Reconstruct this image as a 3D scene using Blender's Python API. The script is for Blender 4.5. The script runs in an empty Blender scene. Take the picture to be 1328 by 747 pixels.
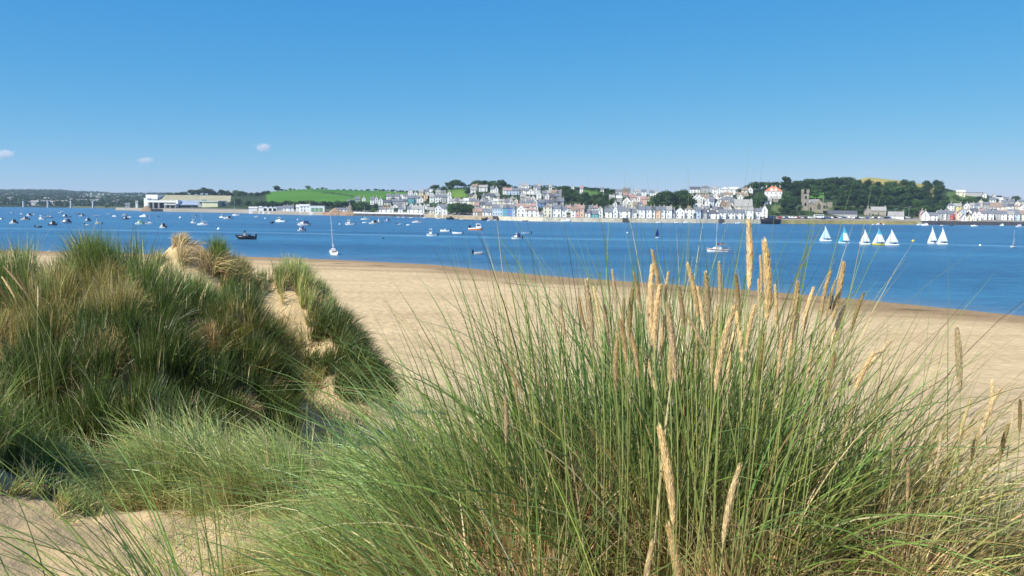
import bpy, math, random
import numpy as np
from mathutils import Vector, Matrix
random.seed(7); RNG = np.random.default_rng(11)
S = bpy.context.scene
COL = S.collection
# ------------------------------------------------------------------ camera
EYE = 9.0; F = 1040.0
PITCH = math.radians(5.71); ROLL = math.radians(0.747)
CR = Matrix.Rotation(math.pi/2 - PITCH, 3, 'X') @ Matrix.Rotation(ROLL, 3, 'Z')
cam = bpy.data.cameras.new('camera'); cam.sensor_width = 36; cam.lens = 36*F/1328
cam.clip_start = 0.05; cam.clip_end = 30000
camo = bpy.data.objects.new('camera', cam); COL.objects.link(camo)
camo.matrix_world = Matrix.Translation((0, 0, EYE)) @ CR.to_4x4()
S.camera = camo
def ray(u, v): return CR @ Vector(((u-664)/F, -(v-373.5)/F, -1.0))
def P(u, v, Y):                       # a measured point at distance Y along the view
    r = ray(u, v); return Vector((0, 0, EYE)) + r*(Y/r.y)
def W(u, v, z=0.0):                   # where the sight line meets height z
    r = ray(u, v); return Vector((0, 0, EYE)) + r*((z-EYE)/r.z)
def interp(x, tab): return float(np.interp(x, [t[0] for t in tab], [t[1] for t in tab]))
# ------------------------------------------------------------------ materials
MATS = {}
def mat(name, col, rough=0.7, var=0.12, scale=1.5, metal=0.0, spec=0.3, bump=0.0, coord='Object', trans=0):
    if name in MATS: return MATS[name]
    m = bpy.data.materials.new(name); m.use_nodes = True; nt = m.node_tree; b = nt.nodes['Principled BSDF']
    b.inputs['Roughness'].default_value = rough; b.inputs['Metallic'].default_value = metal
    b.inputs['Specular IOR Level'].default_value = spec
    tc = nt.nodes.new('ShaderNodeTexCoord'); n = nt.nodes.new('ShaderNodeTexNoise'); n.inputs['Scale'].default_value = scale
    n.inputs['Detail'].default_value = 6
    nt.links.new(tc.outputs[coord], n.inputs['Vector'])
    r = nt.nodes.new('ShaderNodeValToRGB')
    r.color_ramp.elements[0].position = 0.3; r.color_ramp.elements[1].position = 0.7
    r.color_ramp.elements[0].color = [max(0, c*(1-var)) for c in col] + [1]
    r.color_ramp.elements[1].color = [min(1, c*(1+var)) for c in col] + [1]
    nt.links.new(n.outputs['Fac'], r.inputs['Fac']); nt.links.new(r.outputs['Color'], b.inputs['Base Color'])
    if bump:
        bp = nt.nodes.new('ShaderNodeBump'); bp.inputs['Strength'].default_value = bump
        nt.links.new(n.outputs['Fac'], bp.inputs['Height']); nt.links.new(bp.outputs['Normal'], b.inputs['Normal'])
    MATS[name] = m; return m
WALLC = {'white': (.80,.79,.75), 'cream': (.72,.66,.50), 'pale blue': (.50,.60,.70), 'blue': (.14,.26,.55), 'teal': (.12,.42,.45),
         'pink': (.72,.42,.36), 'peach': (.75,.50,.32), 'grey': (.42,.42,.40), 'stone': (.36,.31,.24), 'brown': (.30,.22,.16), 'red': (.45,.07,.06), 'yellow': (.70,.62,.28)}
ROOFC = {'slate': (.17,.18,.20), 'grey': (.33,.32,.29), 'brown': (.28,.21,.15), 'orange': (.55,.20,.09), 'pale': (.55,.55,.52), 'dark': (.10,.105,.12), 'rose':(.38,.24,.21)}
def wallm(c): return mat('wall_'+c.replace(' ', '_'), WALLC[c], .85, .07, .6)
def roofm(c): return mat('roof_'+c, ROOFC[c], .7, .25, 1.2)
GLASS = mat('window_glass', (.035,.045,.06), .12, .2, 1, spec=.6)
FRAME = mat('white_frame', (.78,.78,.76), .5)
def leafmat(name, c1, c2, tr=0.35, rough=.55):
    m = bpy.data.materials.new(name); m.use_nodes = True; nt = m.node_tree; nt.nodes.clear(); N = nt.nodes.new; L = nt.links.new
    out = N('ShaderNodeOutputMaterial'); tc = N('ShaderNodeTexCoord'); n = N('ShaderNodeTexNoise'); n.inputs['Scale'].default_value = .6
    L(tc.outputs['Object'], n.inputs['Vector']); r = N('ShaderNodeValToRGB'); r.color_ramp.elements[0].position = .35; r.color_ramp.elements[1].position = .65
    r.color_ramp.elements[0].color = list(c1)+[1]; r.color_ramp.elements[1].color = list(c2)+[1]; L(n.outputs['Fac'], r.inputs['Fac'])
    oi = N('ShaderNodeObjectInfo'); hs = N('ShaderNodeHueSaturation'); mr = N('ShaderNodeMapRange'); mr.inputs['To Min'].default_value = .7; mr.inputs['To Max'].default_value = 1.35
    L(oi.outputs['Random'], mr.inputs['Value']); L(mr.outputs[0], hs.inputs['Value']); L(r.outputs['Color'], hs.inputs['Color'])
    p = N('ShaderNodeBsdfPrincipled'); p.inputs['Roughness'].default_value = rough; p.inputs['Specular IOR Level'].default_value = .25
    t = N('ShaderNodeBsdfTranslucent'); mx = N('ShaderNodeMixShader'); mx.inputs['Fac'].default_value = tr
    L(hs.outputs['Color'], p.inputs['Base Color']); L(hs.outputs['Color'], t.inputs['Color']); L(p.outputs[0], mx.inputs[1]); L(t.outputs[0], mx.inputs[2]); L(mx.outputs[0], out.inputs[0])
    MATS[name] = m; return m
def attrmat(name, rough=.5, tr=0.0, spec=.3, bump=None):
    m = bpy.data.materials.new(name); m.use_nodes = True; nt = m.node_tree; nt.nodes.clear(); N = nt.nodes.new; L = nt.links.new
    out = N('ShaderNodeOutputMaterial'); a = N('ShaderNodeAttribute'); a.attribute_name = 'Col'
    p = N('ShaderNodeBsdfPrincipled'); p.inputs['Roughness'].default_value = rough; p.inputs['Specular IOR Level'].default_value = spec
    L(a.outputs['Color'], p.inputs['Base Color'])
    if tr:
        t = N('ShaderNodeBsdfTranslucent'); mx = N('ShaderNodeMixShader'); mx.inputs['Fac'].default_value = tr
        L(a.outputs['Color'], t.inputs['Color']); L(p.outputs[0], mx.inputs[1]); L(t.outputs[0], mx.inputs[2]); L(mx.outputs[0], out.inputs[0])
    else: L(p.outputs[0], out.inputs[0])
    MATS[name] = m; return m
# ------------------------------------------------------------------ object helpers
def tag(o, label=None, cat=None, group=None, kind=None):
    if label: o['label'] = label
    if cat: o['category'] = cat
    if group: o['group'] = group
    if kind: o['kind'] = kind
    return o
def empty(name, loc, rz=0.0):
    o = bpy.data.objects.new(name, None); COL.objects.link(o); o.location = loc; o.rotation_euler = (0, 0, rz); o.empty_display_size = .2; return o
def link(name, me, m=None, parent=None):
    o = bpy.data.objects.new(name, me); COL.objects.link(o)
    if m is not None and not me.materials: me.materials.append(m)
    if parent is not None: o.parent = parent
    return o
def npmesh(name, V, Q, smooth=False, col=None, m=None):
    me = bpy.data.meshes.new(name); V = np.asarray(V, dtype=np.float32); Q = np.asarray(Q, dtype=np.int32); k = Q.shape[1]
    me.vertices.add(len(V)); me.vertices.foreach_set('co', V.ravel())
    me.loops.add(Q.size); me.loops.foreach_set('vertex_index', Q.ravel())
    me.polygons.add(len(Q)); me.polygons.foreach_set('loop_start', np.arange(0, Q.size, k, dtype=np.int32))
    me.polygons.foreach_set('use_smooth', np.full(len(Q), smooth))
    if col is not None:
        a = me.color_attributes.new('Col', 'FLOAT_COLOR', 'POINT'); c = np.ones((len(V), 4), dtype=np.float32); c[:, :3] = col; a.data.foreach_set('color', c.ravel())
    me.update(calc_edges=True)
    if m: me.materials.append(m)
    return me
class MB:
    def __init__(s): s.v = []; s.f = []
    def add(s, v, f):
        b = len(s.v); s.v += [tuple(p) for p in v]; s.f += [tuple(b+i for i in q) for q in f]; return s
    def box(s, c, d, rz=0):
        x, y, z = [e/2 for e in d]; cs, sn = math.cos(rz), math.sin(rz); v = []
        for dz in (-z, z):
            for dx, dy in ((-x, -y), (x, -y), (x, y), (-x, y)): v.append((c[0]+dx*cs-dy*sn, c[1]+dx*sn+dy*cs, c[2]+dz))
        return s.add(v, [(3,2,1,0),(4,5,6,7),(0,1,5,4),(1,2,6,5),(2,3,7,6),(3,0,4,7)])
    def prism(s, poly, y0, y1):       # xz polygon extruded along y
        n = len(poly); v = [(x, y0, z) for x, z in poly] + [(x, y1, z) for x, z in poly]
        return s.add(v, [tuple(range(n)), tuple(range(2*n-1, n-1, -1))] + [(i, i+n, (i+1) % n+n, (i+1) % n) for i in range(n)])
    def prismz(s, poly, z0, z1):
        n = len(poly); v = [(x, y, z0) for x, y in poly] + [(x, y, z1) for x, y in poly]
        return s.add(v, [tuple(range(n-1, -1, -1)), tuple(range(n, 2*n))] + [(i, (i+1) % n, (i+1) % n+n, i+n) for i in range(n)])
    def tube(s, pts, r, n=6):
        pts = [Vector(p) for p in pts]; rs = r if isinstance(r, (list, tuple)) else [r]*len(pts); v = []; f = []
        for i, p in enumerate(pts):
            t = (pts[min(i+1, len(pts)-1)]-pts[max(i-1, 0)]).normalized(); a = t.orthogonal().normalized()
            if i and a.dot(pa) < 0: a = -a
            pa = a; b = t.cross(a)
            for k in range(n): q = p + (a*math.cos(2*math.pi*k/n)+b*math.sin(2*math.pi*k/n))*rs[i]; v.append(tuple(q))
        for i in range(len(pts)-1):
            for k in range(n): f.append((i*n+k, i*n+(k+1) % n, (i+1)*n+(k+1) % n, (i+1)*n+k))
        f += [tuple(range(n-1, -1, -1)), tuple((len(pts)-1)*n+k for k in range(n))]
        return s.add(v, f)
    def loft(s, rings, cap=True):
        n = len(rings[0]); v = [p for r in rings for p in r]; f = []
        for i in range(len(rings)-1):
            for k in range(n): f.append((i*n+k, i*n+(k+1) % n, (i+1)*n+(k+1) % n, (i+1)*n+k))
        if cap: f += [tuple(range(n-1, -1, -1)), tuple((len(rings)-1)*n+k for k in range(n))]
        return s.add(v, f)
    def ball(s, c, r, n=10, m=6):
        rr = r if isinstance(r, (list, tuple)) else (r, r, r)
        rings = [[(c[0]+rr[0]*math.sin(math.pi*(j+.02)/(m+.04))*math.cos(2*math.pi*k/n), c[1]+rr[1]*math.sin(math.pi*(j+.02)/(m+.04))*math.sin(2*math.pi*k/n), c[2]-rr[2]*math.cos(math.pi*j/m)) for k in range(n)] for j in range(m+1)]
        return s.loft(rings)
    def mesh(s, name, m=None, smooth=False):
        me = bpy.data.meshes.new(name); me.from_pydata(s.v, [], s.f)
        if smooth: me.polygons.foreach_set('use_smooth', [True]*len(me.polygons))
        me.update()
        if m: me.materials.append(m)
        return me
    def build(s, name, m, parent=None, smooth=False): return link(name, s.mesh(name, m, smooth), m, parent)
def copy_tree(o, parent=None):
    c = o.copy(); COL.objects.link(c); c.parent = parent
    for ch in KIDS.get(o, []) if False else list(o.children): copy_tree(ch, c)
    return c
KIDS = {}
ORD = 'zeroth first second third fourth fifth sixth seventh eighth ninth tenth eleventh twelfth thirteenth fourteenth fifteenth sixteenth seventeenth eighteenth nineteenth twentieth'.split()
def ordn(i):
    if i <= 20: return ORD[i]
    t = {2: 'twenty', 3: 'thirty', 4: 'forty', 5: 'fifty', 6: 'sixty'}[i//10]
    return {20: 'twentieth', 30: 'thirtieth', 40: 'fortieth', 50: 'fiftieth', 60: 'sixtieth'}[i] if i % 10 == 0 else t+'-'+ORD[i % 10]
# ------------------------------------------------------------------ value noise (numpy)
def vnoise(x, y, seed=0):
    def h(i, j):
        n = np.sin(i*127.1+j*311.7+seed*74.7)*43758.5453; return n-np.floor(n)
    xi, yi = np.floor(x), np.floor(y); xf, yf = x-xi, y-yi; xf = xf*xf*(3-2*xf); yf = yf*yf*(3-2*yf)
    return (h(xi, yi)*(1-xf)+h(xi+1, yi)*xf)*(1-yf)+(h(xi, yi+1)*(1-xf)+h(xi+1, yi+1)*xf)*yf
def fbm(x, y, o=4, seed=0):
    r = 0; a = .5
    for k in range(o): r = r+a*(vnoise(x*2**k, y*2**k, seed+k)-.5); a *= .5
    return r
# ------------------------------------------------------------------ near ground: dunes and beach
SHORE = [W(u, v) for u, v in ((-200,322),(100,327),(200,330.5),(300,333),(350,334.5),(430,337.5),(560,344),(640,352),(740,361),(930,374),(1121,390),(1328,411),(1500,432),(1700,462))]
SX = np.array([p.x for p in SHORE]); SY = np.array([p.y for p in SHORE])
DUNE = [(-30,-1.2),(-5,-1.3),(0,-1.25),(1.2,-1.15),(2.4,-1.15),(3.2,-1.38),(4,-1.62),(5,-1.85),(7,-2.2),(10,-2.7),(15,-3.85),(20,-4.95),(28,-6.5),(34,-7.5),(42,-8.4),(60,-10)]
MOUNDS = [(-4.9,7.7,1.25,1.1,1.2),(-3.7,7.7,1.0,.8,1.1),(-3.0,6.6,.70,.75,.9),(-2.9,8.3,.5,.6,.8),(-7.8,8.6,1.7,1.6,2.0),(-2.42,7.5,.62,.48,.85),(-4.75,11.6,2.42,1.05,1.1),(-3.2,12.2,1.75,.85,1.0),(-2.3,11.1,.75,.6,.9),(-6.2,4.9,1.7,1.0,.8),(-8.5,3.5,1.2,2.0,2.0),  # includes an unseen dune added beyond the left edge to shade the hummock
          (-2.2,5.2,.25,.9,.45),(1.9,2.9,-.2,.6,.8),(-1.6,3.0,-.22,.9,.9),(-3.1,4.1,.35,.5,.5),(-7.5,16,2.8,3,2.5)]
def near_z(x, y, fine=True):
    x = np.asarray(x, float); y = np.asarray(y, float)
    dune = EYE + np.interp(y, [a for a, b in DUNE], [b for a, b in DUNE]) - .25*np.exp(-((x-4)/3.5)**2)*np.clip((y-1)/4, 0, 1)
    for mx, my, h, sx, sy in MOUNDS: dune = dune + h*np.exp(-((x-mx)/sx)**2-((y-my)/sy)**2)
    d = (np.interp(x, SX, SY)-y)*.84
    b = np.where(d < 0, .07*d, 1.75*(1-np.exp(-np.maximum(d, 0)/38)))+.12*fbm(x*.05, y*.05, 3, 5)*np.clip(d/10, 0, 1)
    k = .5; m = np.maximum(dune, b); z = m+k*np.log(np.exp((dune-m)/k)+np.exp((b-m)/k))-0.0
    if fine:
        w = np.clip((d-4)/20, 0, 1); near = np.clip(1-(y-16)/20, .55, 1)
        z = z+w*near*(.13*fbm(x*1.1, y*1.1, 3, 2)+.13*fbm(x*4.5, y*4.5, 3, 9)+.035*fbm(x*13, y*13, 2, 4))
    return z
def axis(segs):
    o = []
    for a, b, st in segs: o += list(np.arange(a, b, st))
    return np.array(o+[segs[-1][1]])
gx = axis([(-420,-120,30),(-120,-30,3),(-30,-12,.6),(-12,-5,.15),(-5,3,.05),(3,8,.12),(8,30,.7),(30,120,3),(120,420,30)])
gy = axis([(-60,-4,4),(-4,1,.3),(1,6,.045),(6,14,.07),(14,34,.25),(34,160,1.2),(160,320,20)])
GX, GY = np.meshgrid(gx, gy); GZ = near_z(GX, GY)
dd = (np.interp(GX, SX, SY)-GY)*.84
def gridfaces(nx, ny):
    i = np.arange(nx-1)[None, :]+nx*np.arange(ny-1)[:, None]; return np.stack([i, i+1, i+1+nx, i+nx], -1).reshape(-1, 4)
sand = np.array([.69,.515,.28]); sand2 = np.array([.57,.42,.22]); wet = np.array([.36,.24,.12])
wetf = np.clip(1-(dd-8)/13+1.8*fbm(GX*.04, GY*.25, 4, 3), 0, 1)[..., None]
c = sand+(sand2-sand)*np.clip(.5+2*fbm(GX*.15, GY*.4, 3, 8), 0, 1)[..., None]
c = c*(1-wetf)+wet*wetf
strand = np.exp(-((dd-19-2.5*fbm(GX*.06, GY*.0, 2, 4))/.7)**2)*np.clip(fbm(GX*.35, GY*.3, 3, 12)*5, 0, 1)
strand2 = np.exp(-((dd-9-2*fbm(GX*.08, GY*.0, 2, 6))/.8)**2)*np.clip(fbm(GX*.2, GY*.2, 3, 14)*5, 0, 1)
c = c*(1-.75*np.clip(strand+strand2, 0, 1)[..., None])
V = np.stack([GX, GY, GZ], -1).reshape(-1, 3)
def sandmat():
    m = attrmat('sand', .9, 0, .15); nt = m.node_tree; N = nt.nodes.new; L = nt.links.new
    p = [n for n in nt.nodes if n.type == 'BSDF_PRINCIPLED'][0]; a = [n for n in nt.nodes if n.type == 'ATTRIBUTE'][0]
    tc = N('ShaderNodeTexCoord')
    vo = N('ShaderNodeTexVoronoi'); vo.inputs['Scale'].default_value = 1.7; vo.feature = 'SMOOTH_F1'; L(tc.outputs['Object'], vo.inputs['Vector'])
    n1 = N('ShaderNodeTexNoise'); n1.inputs['Scale'].default_value = 4; n1.inputs['Detail'].default_value = 9; n1.inputs['Roughness'].default_value = .68; L(tc.outputs['Object'], n1.inputs['Vector'])
    n2 = N('ShaderNodeTexNoise'); n2.inputs['Scale'].default_value = 140; n2.inputs['Detail'].default_value = 2; L(tc.outputs['Object'], n2.inputs['Vector'])
    b1 = N('ShaderNodeBump'); b1.inputs['Strength'].default_value = .75; b1.inputs['Distance'].default_value = .13; L(vo.outputs['Distance'], b1.inputs['Height'])
    b2 = N('ShaderNodeBump'); b2.inputs['Strength'].default_value = .8; b2.inputs['Distance'].default_value = .07; L(n1.outputs['Fac'], b2.inputs['Height']); L(b1.outputs[0], b2.inputs['Normal'])
    b3 = N('ShaderNodeBump'); b3.inputs['Strength'].default_value = .4; b3.inputs['Distance'].default_value = .004; L(n2.outputs['Fac'], b3.inputs['Height']); L(b2.outputs[0], b3.inputs['Normal'])
    L(b3.outputs[0], p.inputs['Normal'])
    mr = N('ShaderNodeMapRange'); mr.inputs['From Min'].default_value = .3; mr.inputs['From Max'].default_value = .7; mr.inputs['To Min'].default_value = .70; mr.inputs['To Max'].default_value = 1.16
    mx = N('ShaderNodeMix'); mx.data_type = 'RGBA'; mx.blend_type = 'MULTIPLY'; mx.inputs['Factor'].default_value = 1
    n3 = N('ShaderNodeTexNoise'); n3.inputs['Scale'].default_value = 1.7; n3.inputs['Detail'].default_value = 10; n3.inputs['Roughness'].default_value = .7; L(tc.outputs['Object'], n3.inputs['Vector'])
    L(n3.outputs['Fac'], mr.inputs['Value']); L(a.outputs['Color'], mx.inputs[6]); L(mr.outputs[0], mx.inputs[7]); L(mx.outputs[2], p.inputs['Base Color'])
    return m
SAND = sandmat()
tag(link('sandy_ground', npmesh('sandy_ground', V, gridfaces(len(gx), len(gy)), True, c.reshape(-1, 3), SAND)), kind='structure')
# ------------------------------------------------------------------ water
def watermat():
    m = bpy.data.materials.new('water'); m.use_nodes = True; nt = m.node_tree; N = nt.nodes.new; L = nt.links.new; p = nt.nodes['Principled BSDF']
    p.inputs['Roughness'].default_value = .10; p.inputs['IOR'].default_value = 1.33
    tc = N('ShaderNodeTexCoord'); mp = N('ShaderNodeMapping'); mp.inputs['Scale'].default_value = (.55, 1.0, 1); mp.inputs['Rotation'].default_value = (0, 0, .35); L(tc.outputs['Object'], mp.inputs['Vector'])
    n1 = N('ShaderNodeTexNoise'); n1.inputs['Scale'].default_value = .42; n1.inputs['Detail'].default_value = 6; n1.inputs['Roughness'].default_value = .66; L(mp.outputs[0], n1.inputs['Vector'])
    b = N('ShaderNodeBump'); b.inputs['Strength'].default_value = 1.0; b.inputs['Distance'].default_value = .75; L(n1.outputs['Fac'], b.inputs['Height'])
    n2 = N('ShaderNodeTexNoise'); n2.inputs['Scale'].default_value = .02; n2.inputs['Detail'].default_value = 4
    mp2 = N('ShaderNodeMapping'); mp2.inputs['Scale'].default_value = (.35, 1.6, 1); L(tc.outputs['Object'], mp2.inputs['Vector']); L(mp2.outputs[0], n2.inputs['Vector'])
    r = N('ShaderNodeValToRGB'); r.color_ramp.elements[0].position = .40; r.color_ramp.elements[1].position = .60
    r.color_ramp.elements[0].color = (.010,.072,.145,1); r.color_ramp.elements[1].color = (.042,.190,.30,1)
    n4 = N('ShaderNodeTexNoise'); n4.inputs['Scale'].default_value = .8; n4.inputs['Detail'].default_value = 5; n4.inputs['Roughness'].default_value = .7; mp4 = N('ShaderNodeMapping'); mp4.inputs['Scale'].default_value = (.22, .8, 1); mp4.inputs['Rotation'].default_value = (0, 0, .12); L(tc.outputs['Object'], mp4.inputs['Vector']); L(mp4.outputs[0], n4.inputs['Vector'])
    av = N('ShaderNodeMix'); av.data_type = 'FLOAT'; av.inputs[0].default_value = .55; L(n2.outputs['Fac'], av.inputs[2]); L(n4.outputs['Fac'], av.inputs[3]); L(av.outputs[0], r.inputs['Fac'])  # light and dark of the ripples painted into the base colour
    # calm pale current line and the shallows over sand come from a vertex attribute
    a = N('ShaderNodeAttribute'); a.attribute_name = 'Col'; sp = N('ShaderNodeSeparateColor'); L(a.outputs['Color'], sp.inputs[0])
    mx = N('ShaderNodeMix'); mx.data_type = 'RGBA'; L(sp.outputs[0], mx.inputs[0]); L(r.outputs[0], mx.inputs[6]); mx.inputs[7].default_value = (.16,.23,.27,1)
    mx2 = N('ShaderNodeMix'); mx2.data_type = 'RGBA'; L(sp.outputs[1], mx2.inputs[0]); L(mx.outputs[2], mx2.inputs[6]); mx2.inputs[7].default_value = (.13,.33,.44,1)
    L(mx2.outputs[2], p.inputs['Base Color']); L(b.outputs[0], p.inputs['Normal']); p.inputs['Specular IOR Level'].default_value = .15; p.inputs['Roughness'].default_value = .5
    # wind-roughened surface: much of what it sends back is the blue of the water body, the rest a broken sky reflection
    gl = N('ShaderNodeBsdfGlossy'); gl.inputs['Roughness'].default_value = .28; gl.inputs['Color'].default_value = (.9,.95,1,1); L(b.outputs[0], gl.inputs['Normal'])
    fr = N('ShaderNodeFresnel'); fr.inputs['IOR'].default_value = 1.33; L(b.outputs[0], fr.inputs['Normal']); fm = N('ShaderNodeMath'); fm.operation = 'MULTIPLY'; fm.inputs[1].default_value = .55; L(fr.outputs[0], fm.inputs[0])
    ms = N('ShaderNodeMixShader'); L(fm.outputs[0], ms.inputs[0]); L(p.outputs[0], ms.inputs[1]); L(gl.outputs[0], ms.inputs[2])
    ou = [n for n in nt.nodes if n.type == 'OUTPUT_MATERIAL'][0]; L(ms.outputs[0], ou.inputs['Surface']); return m
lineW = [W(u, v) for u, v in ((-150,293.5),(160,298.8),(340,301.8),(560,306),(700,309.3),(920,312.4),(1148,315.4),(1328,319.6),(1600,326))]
wx = axis([(-9000,-900,900),(-900,-200,50),(-200,300,4),(300,900,50),(900,9000,900)])
wy = axis([(-50,40,30),(40,130,1.5),(130,320,1.2),(320,900,40),(900,3600,300)])
WX, WY = np.meshgrid(wx, wy)
sd = (WY-np.interp(WX, SX, SY))*.84
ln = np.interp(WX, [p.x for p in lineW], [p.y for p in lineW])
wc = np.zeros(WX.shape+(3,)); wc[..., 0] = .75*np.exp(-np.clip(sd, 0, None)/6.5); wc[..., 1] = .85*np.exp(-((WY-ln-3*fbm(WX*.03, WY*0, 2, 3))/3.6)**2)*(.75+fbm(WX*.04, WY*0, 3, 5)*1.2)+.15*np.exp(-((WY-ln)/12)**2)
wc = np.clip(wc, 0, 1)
tag(link('water', npmesh('water', np.stack([WX, WY, 0*WX], -1).reshape(-1, 3), gridfaces(len(wx), len(wy)), True, wc.reshape(-1, 3), watermat())), kind='structure')
# ------------------------------------------------------------------ far shore terrain
D0T = [(-300,1100),(100,1020),(160,960),(220,867),(300,835),(350,755),(450,731),(540,704),(600,604),(700,552),(800,558),(900,568),(1000,590),(1100,622),(1200,637),(1328,655),(1600,720)]
RVT = [(120,268),(178,266),(215,262),(232,254),(265,252),(300,252),(340,251),(352,248.5),(400,245.5),(450,246.5),(500,248),(540,249),(570,246),(600,242.5),(655,243),(700,242),(760,245),(800,250.5),(830,252),(860,252),(900,249.5),(940,250),(975,245),(1000,242),(1040,239),(1095,235),(1118,230.5),(1150,232.8),(1200,239.5),(1225,245),(1250,251.5),(1275,254),(1300,259.5),(1328,265),(1400,270),(1600,277)]
SRT = [(100,120),(215,150),(232,260),(350,300),(500,300),(600,250),(700,300),(800,340),(900,260),(1000,230),(1100,260),(1200,300),(1328,260),(1600,200)]
def hor(u): return 262+(u-100)*.01304
def tab(T): return np.array([a for a, b in T], float), np.array([b for a, b in T], float)
def far_z(u, s):
    u = np.asarray(u, float); s = np.asarray(s, float)
    d0 = np.interp(u, *tab(D0T)); sr = np.interp(u, *tab(SRT)); rv = np.interp(u, *tab(RVT))
    zr = EYE+(hor(u)-rv)/F*(d0+sr); zr = np.where(u < 150, -2-(150-u)*.2, zr)
    q = 3.0 if True else 0; t = np.clip((s-14)/(sr-14), 0, 1)
    base = np.clip(s/1.5, 0, 1)*(q+1.2)-1.2
    z = base+(zr-q)*np.where(t < 1, t**1.0*(1.12-.12*t), 1)
    z = z-np.clip(s-sr, 0, 3000)*.03
    return np.where(u < 150, np.minimum(z, -1), z)
def u_of(x, y): return 664+F*x/y   # bearing number used by the far tables
us = np.arange(120, 1620, 4.0); ss = axis([(-6,0,3),(0,2,.5),(2,20,6),(20,420,14),(420,2000,200)])
U, SS = np.meshgrid(us, ss); YY = np.interp(U, *tab(D0T))+SS; XX = (U-664)/F*YY
ZZ = far_z(U, SS); ZZ = ZZ+np.clip(SS/60, 0, 1)*1.2*fbm(XX*.02, YY*.02, 3, 1)
# which pixel each terrain vertex sits at (used once, to lay out the fields)
def proj(x, y, z):
    p = np.stack([x, y, z-EYE], -1) @ np.array(CR)   # R^T v
    return 664+F*p[..., 0]/-p[..., 2], 373.5-F*p[..., 1]/-p[..., 2]
PU, PV = proj(XX, YY, ZZ)
g = np.array([.035,.058,.02]); fc = np.ones(XX.shape+(3,))*g
fc = fc*(1+.9*fbm(XX*.03, YY*.03, 3, 21))[..., None]
def region(mask, colr, amt=1.0):
    global fc
    n = (1+.5*fbm(XX*.02, YY*.05, 3, 33))[..., None]; mk = (mask*amt)[..., None]; fc = fc*(1-mk)+np.array(colr)*n*mk
inb = lambda a, lo, hi: ((a >= lo) & (a <= hi)).astype(float)
region(inb(PU, 344, 525)*inb(PV, 240, 263+0)*(PV < np.interp(PU, [344,400,460,525],[262,261,266,252])), (.075,.19,.02))
hedge = (np.abs(PV-np.interp(PU, [400,430,455,470],[248.5,250,254,257])) < .8)*inb(PU, 404, 462); region(hedge.astype(float), (.03,.06,.02))
region(inb(PU, 405, 505)*inb(PV, 240, 249.6), (.06,.17,.02))
region(inb(PU, 574, 606)*inb(PV, 246, 256), (.12,.21,.03))
region(inb(PU, 1100, 1215)*inb(SS, 170, 600), (.36,.30,.09))
region(inb(PU, 1050, 1072)*inb(PV, 249, 257), (.10,.24,.03))
region(inb(PU, 1000, 1012)*inb(PV, 266, 276), (.14,.18,.06))
region(inb(PU, 1064, 1122)*inb(PV, 265, 274), (.10,.13,.045))
region(inb(PU, 757, 782)*inb(PV, 246, 253), (.10,.19,.04))
region(inb(PU, 1226, 1262)*inb(PV, 248, 262), (.10,.15,.04))
region(inb(SS, -9, 26)*inb(PU, 150, 1600), (.30,.27,.22))
region(inb(SS, -9, 10)*inb(PU, 418, 462), (.28,.18,.10))
FARM = attrmat('far_land', .95, 0, .1)
tag(link('far_hillside', npmesh('far_hillside', np.stack([XX, YY, ZZ], -1).reshape(-1, 3), gridfaces(len(us), len(ss)), True, np.clip(fc, 0, 1).reshape(-1, 3), FARM)), kind='structure')
def far_pt(u, s):
    Y = interp(u, D0T)+s; return Vector(((u-664)/F*Y, Y, float(far_z(u, s))))
def vis_bearing(u, v, Y):
    p = P(u, v, Y); return u_of(p.x, p.y), p
def solve(u, v, s0=4.0, s1=None):
    """Ground point on the far shore seen at (u, v)."""
    d = interp(u, D0T); s1 = s1 or interp(u, SRT)
    for s in np.arange(s0, s1, 2.0):
        ub, p = vis_bearing(u, v, d+s)
        if far_z(ub, s) >= p.z: return Vector((p.x, p.y, float(far_z(ub, s)))), s
    ub, p = vis_bearing(u, v, d+s1); return Vector((p.x, p.y, float(far_z(ub, s1)))), s1
# ---- farther hills up the river
us2 = np.arange(-420, 420, 6.0); ss2 = axis([(-20,0,10),(0,40,10),(40,400,60),(400,2600,110),(2600,5200,650)])
U2, S2 = np.meshgrid(us2, ss2)
RV2 = [(-420,247),(0,247.8),(60,248),(100,249.5),(150,252),(190,252.2),(220,252),(420,256)]
def far2_z(u, s):
    zr = EYE+(hor(u)-np.interp(u, *tab(RV2)))/F*(1260+2300)
    t = np.clip(s/2300, 0, 1); z = -1+3.4*np.clip(s/12, 0, 1)+(zr-2.4)*(t**1.15)
    return z-np.clip(s-2300, 0, 9999)*.03
Y2 = 1260+S2; X2 = (U2-664)/F*Y2; Z2 = far2_z(U2, S2)+np.clip(S2/300, 0, 1)*7*fbm(X2*.004, Y2*.004, 3, 2)
cell = np.floor(X2/170+2*fbm(X2*.004, Y2*.003, 2, 4))*7.3+np.floor(Y2/240+1.5*fbm(X2*.003, Y2*.004, 2, 6))*3.1
rr = np.sin(cell*12.9)*43758.5; rr = rr-np.floor(rr)
pal = np.array([[.05,.085,.035],[.09,.15,.05],[.22,.17,.11],[.12,.15,.06],[.04,.065,.03],[.15,.17,.08]])
tag(link('distant_hills', npmesh('distant_hills', np.stack([X2, Y2, Z2], -1).reshape(-1, 3), gridfaces(len(us2), len(ss2)), True, pal[(rr*5.99).astype(int)].reshape(-1, 3)*.8, FARM)), kind='structure')
exec_parts = []
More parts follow.
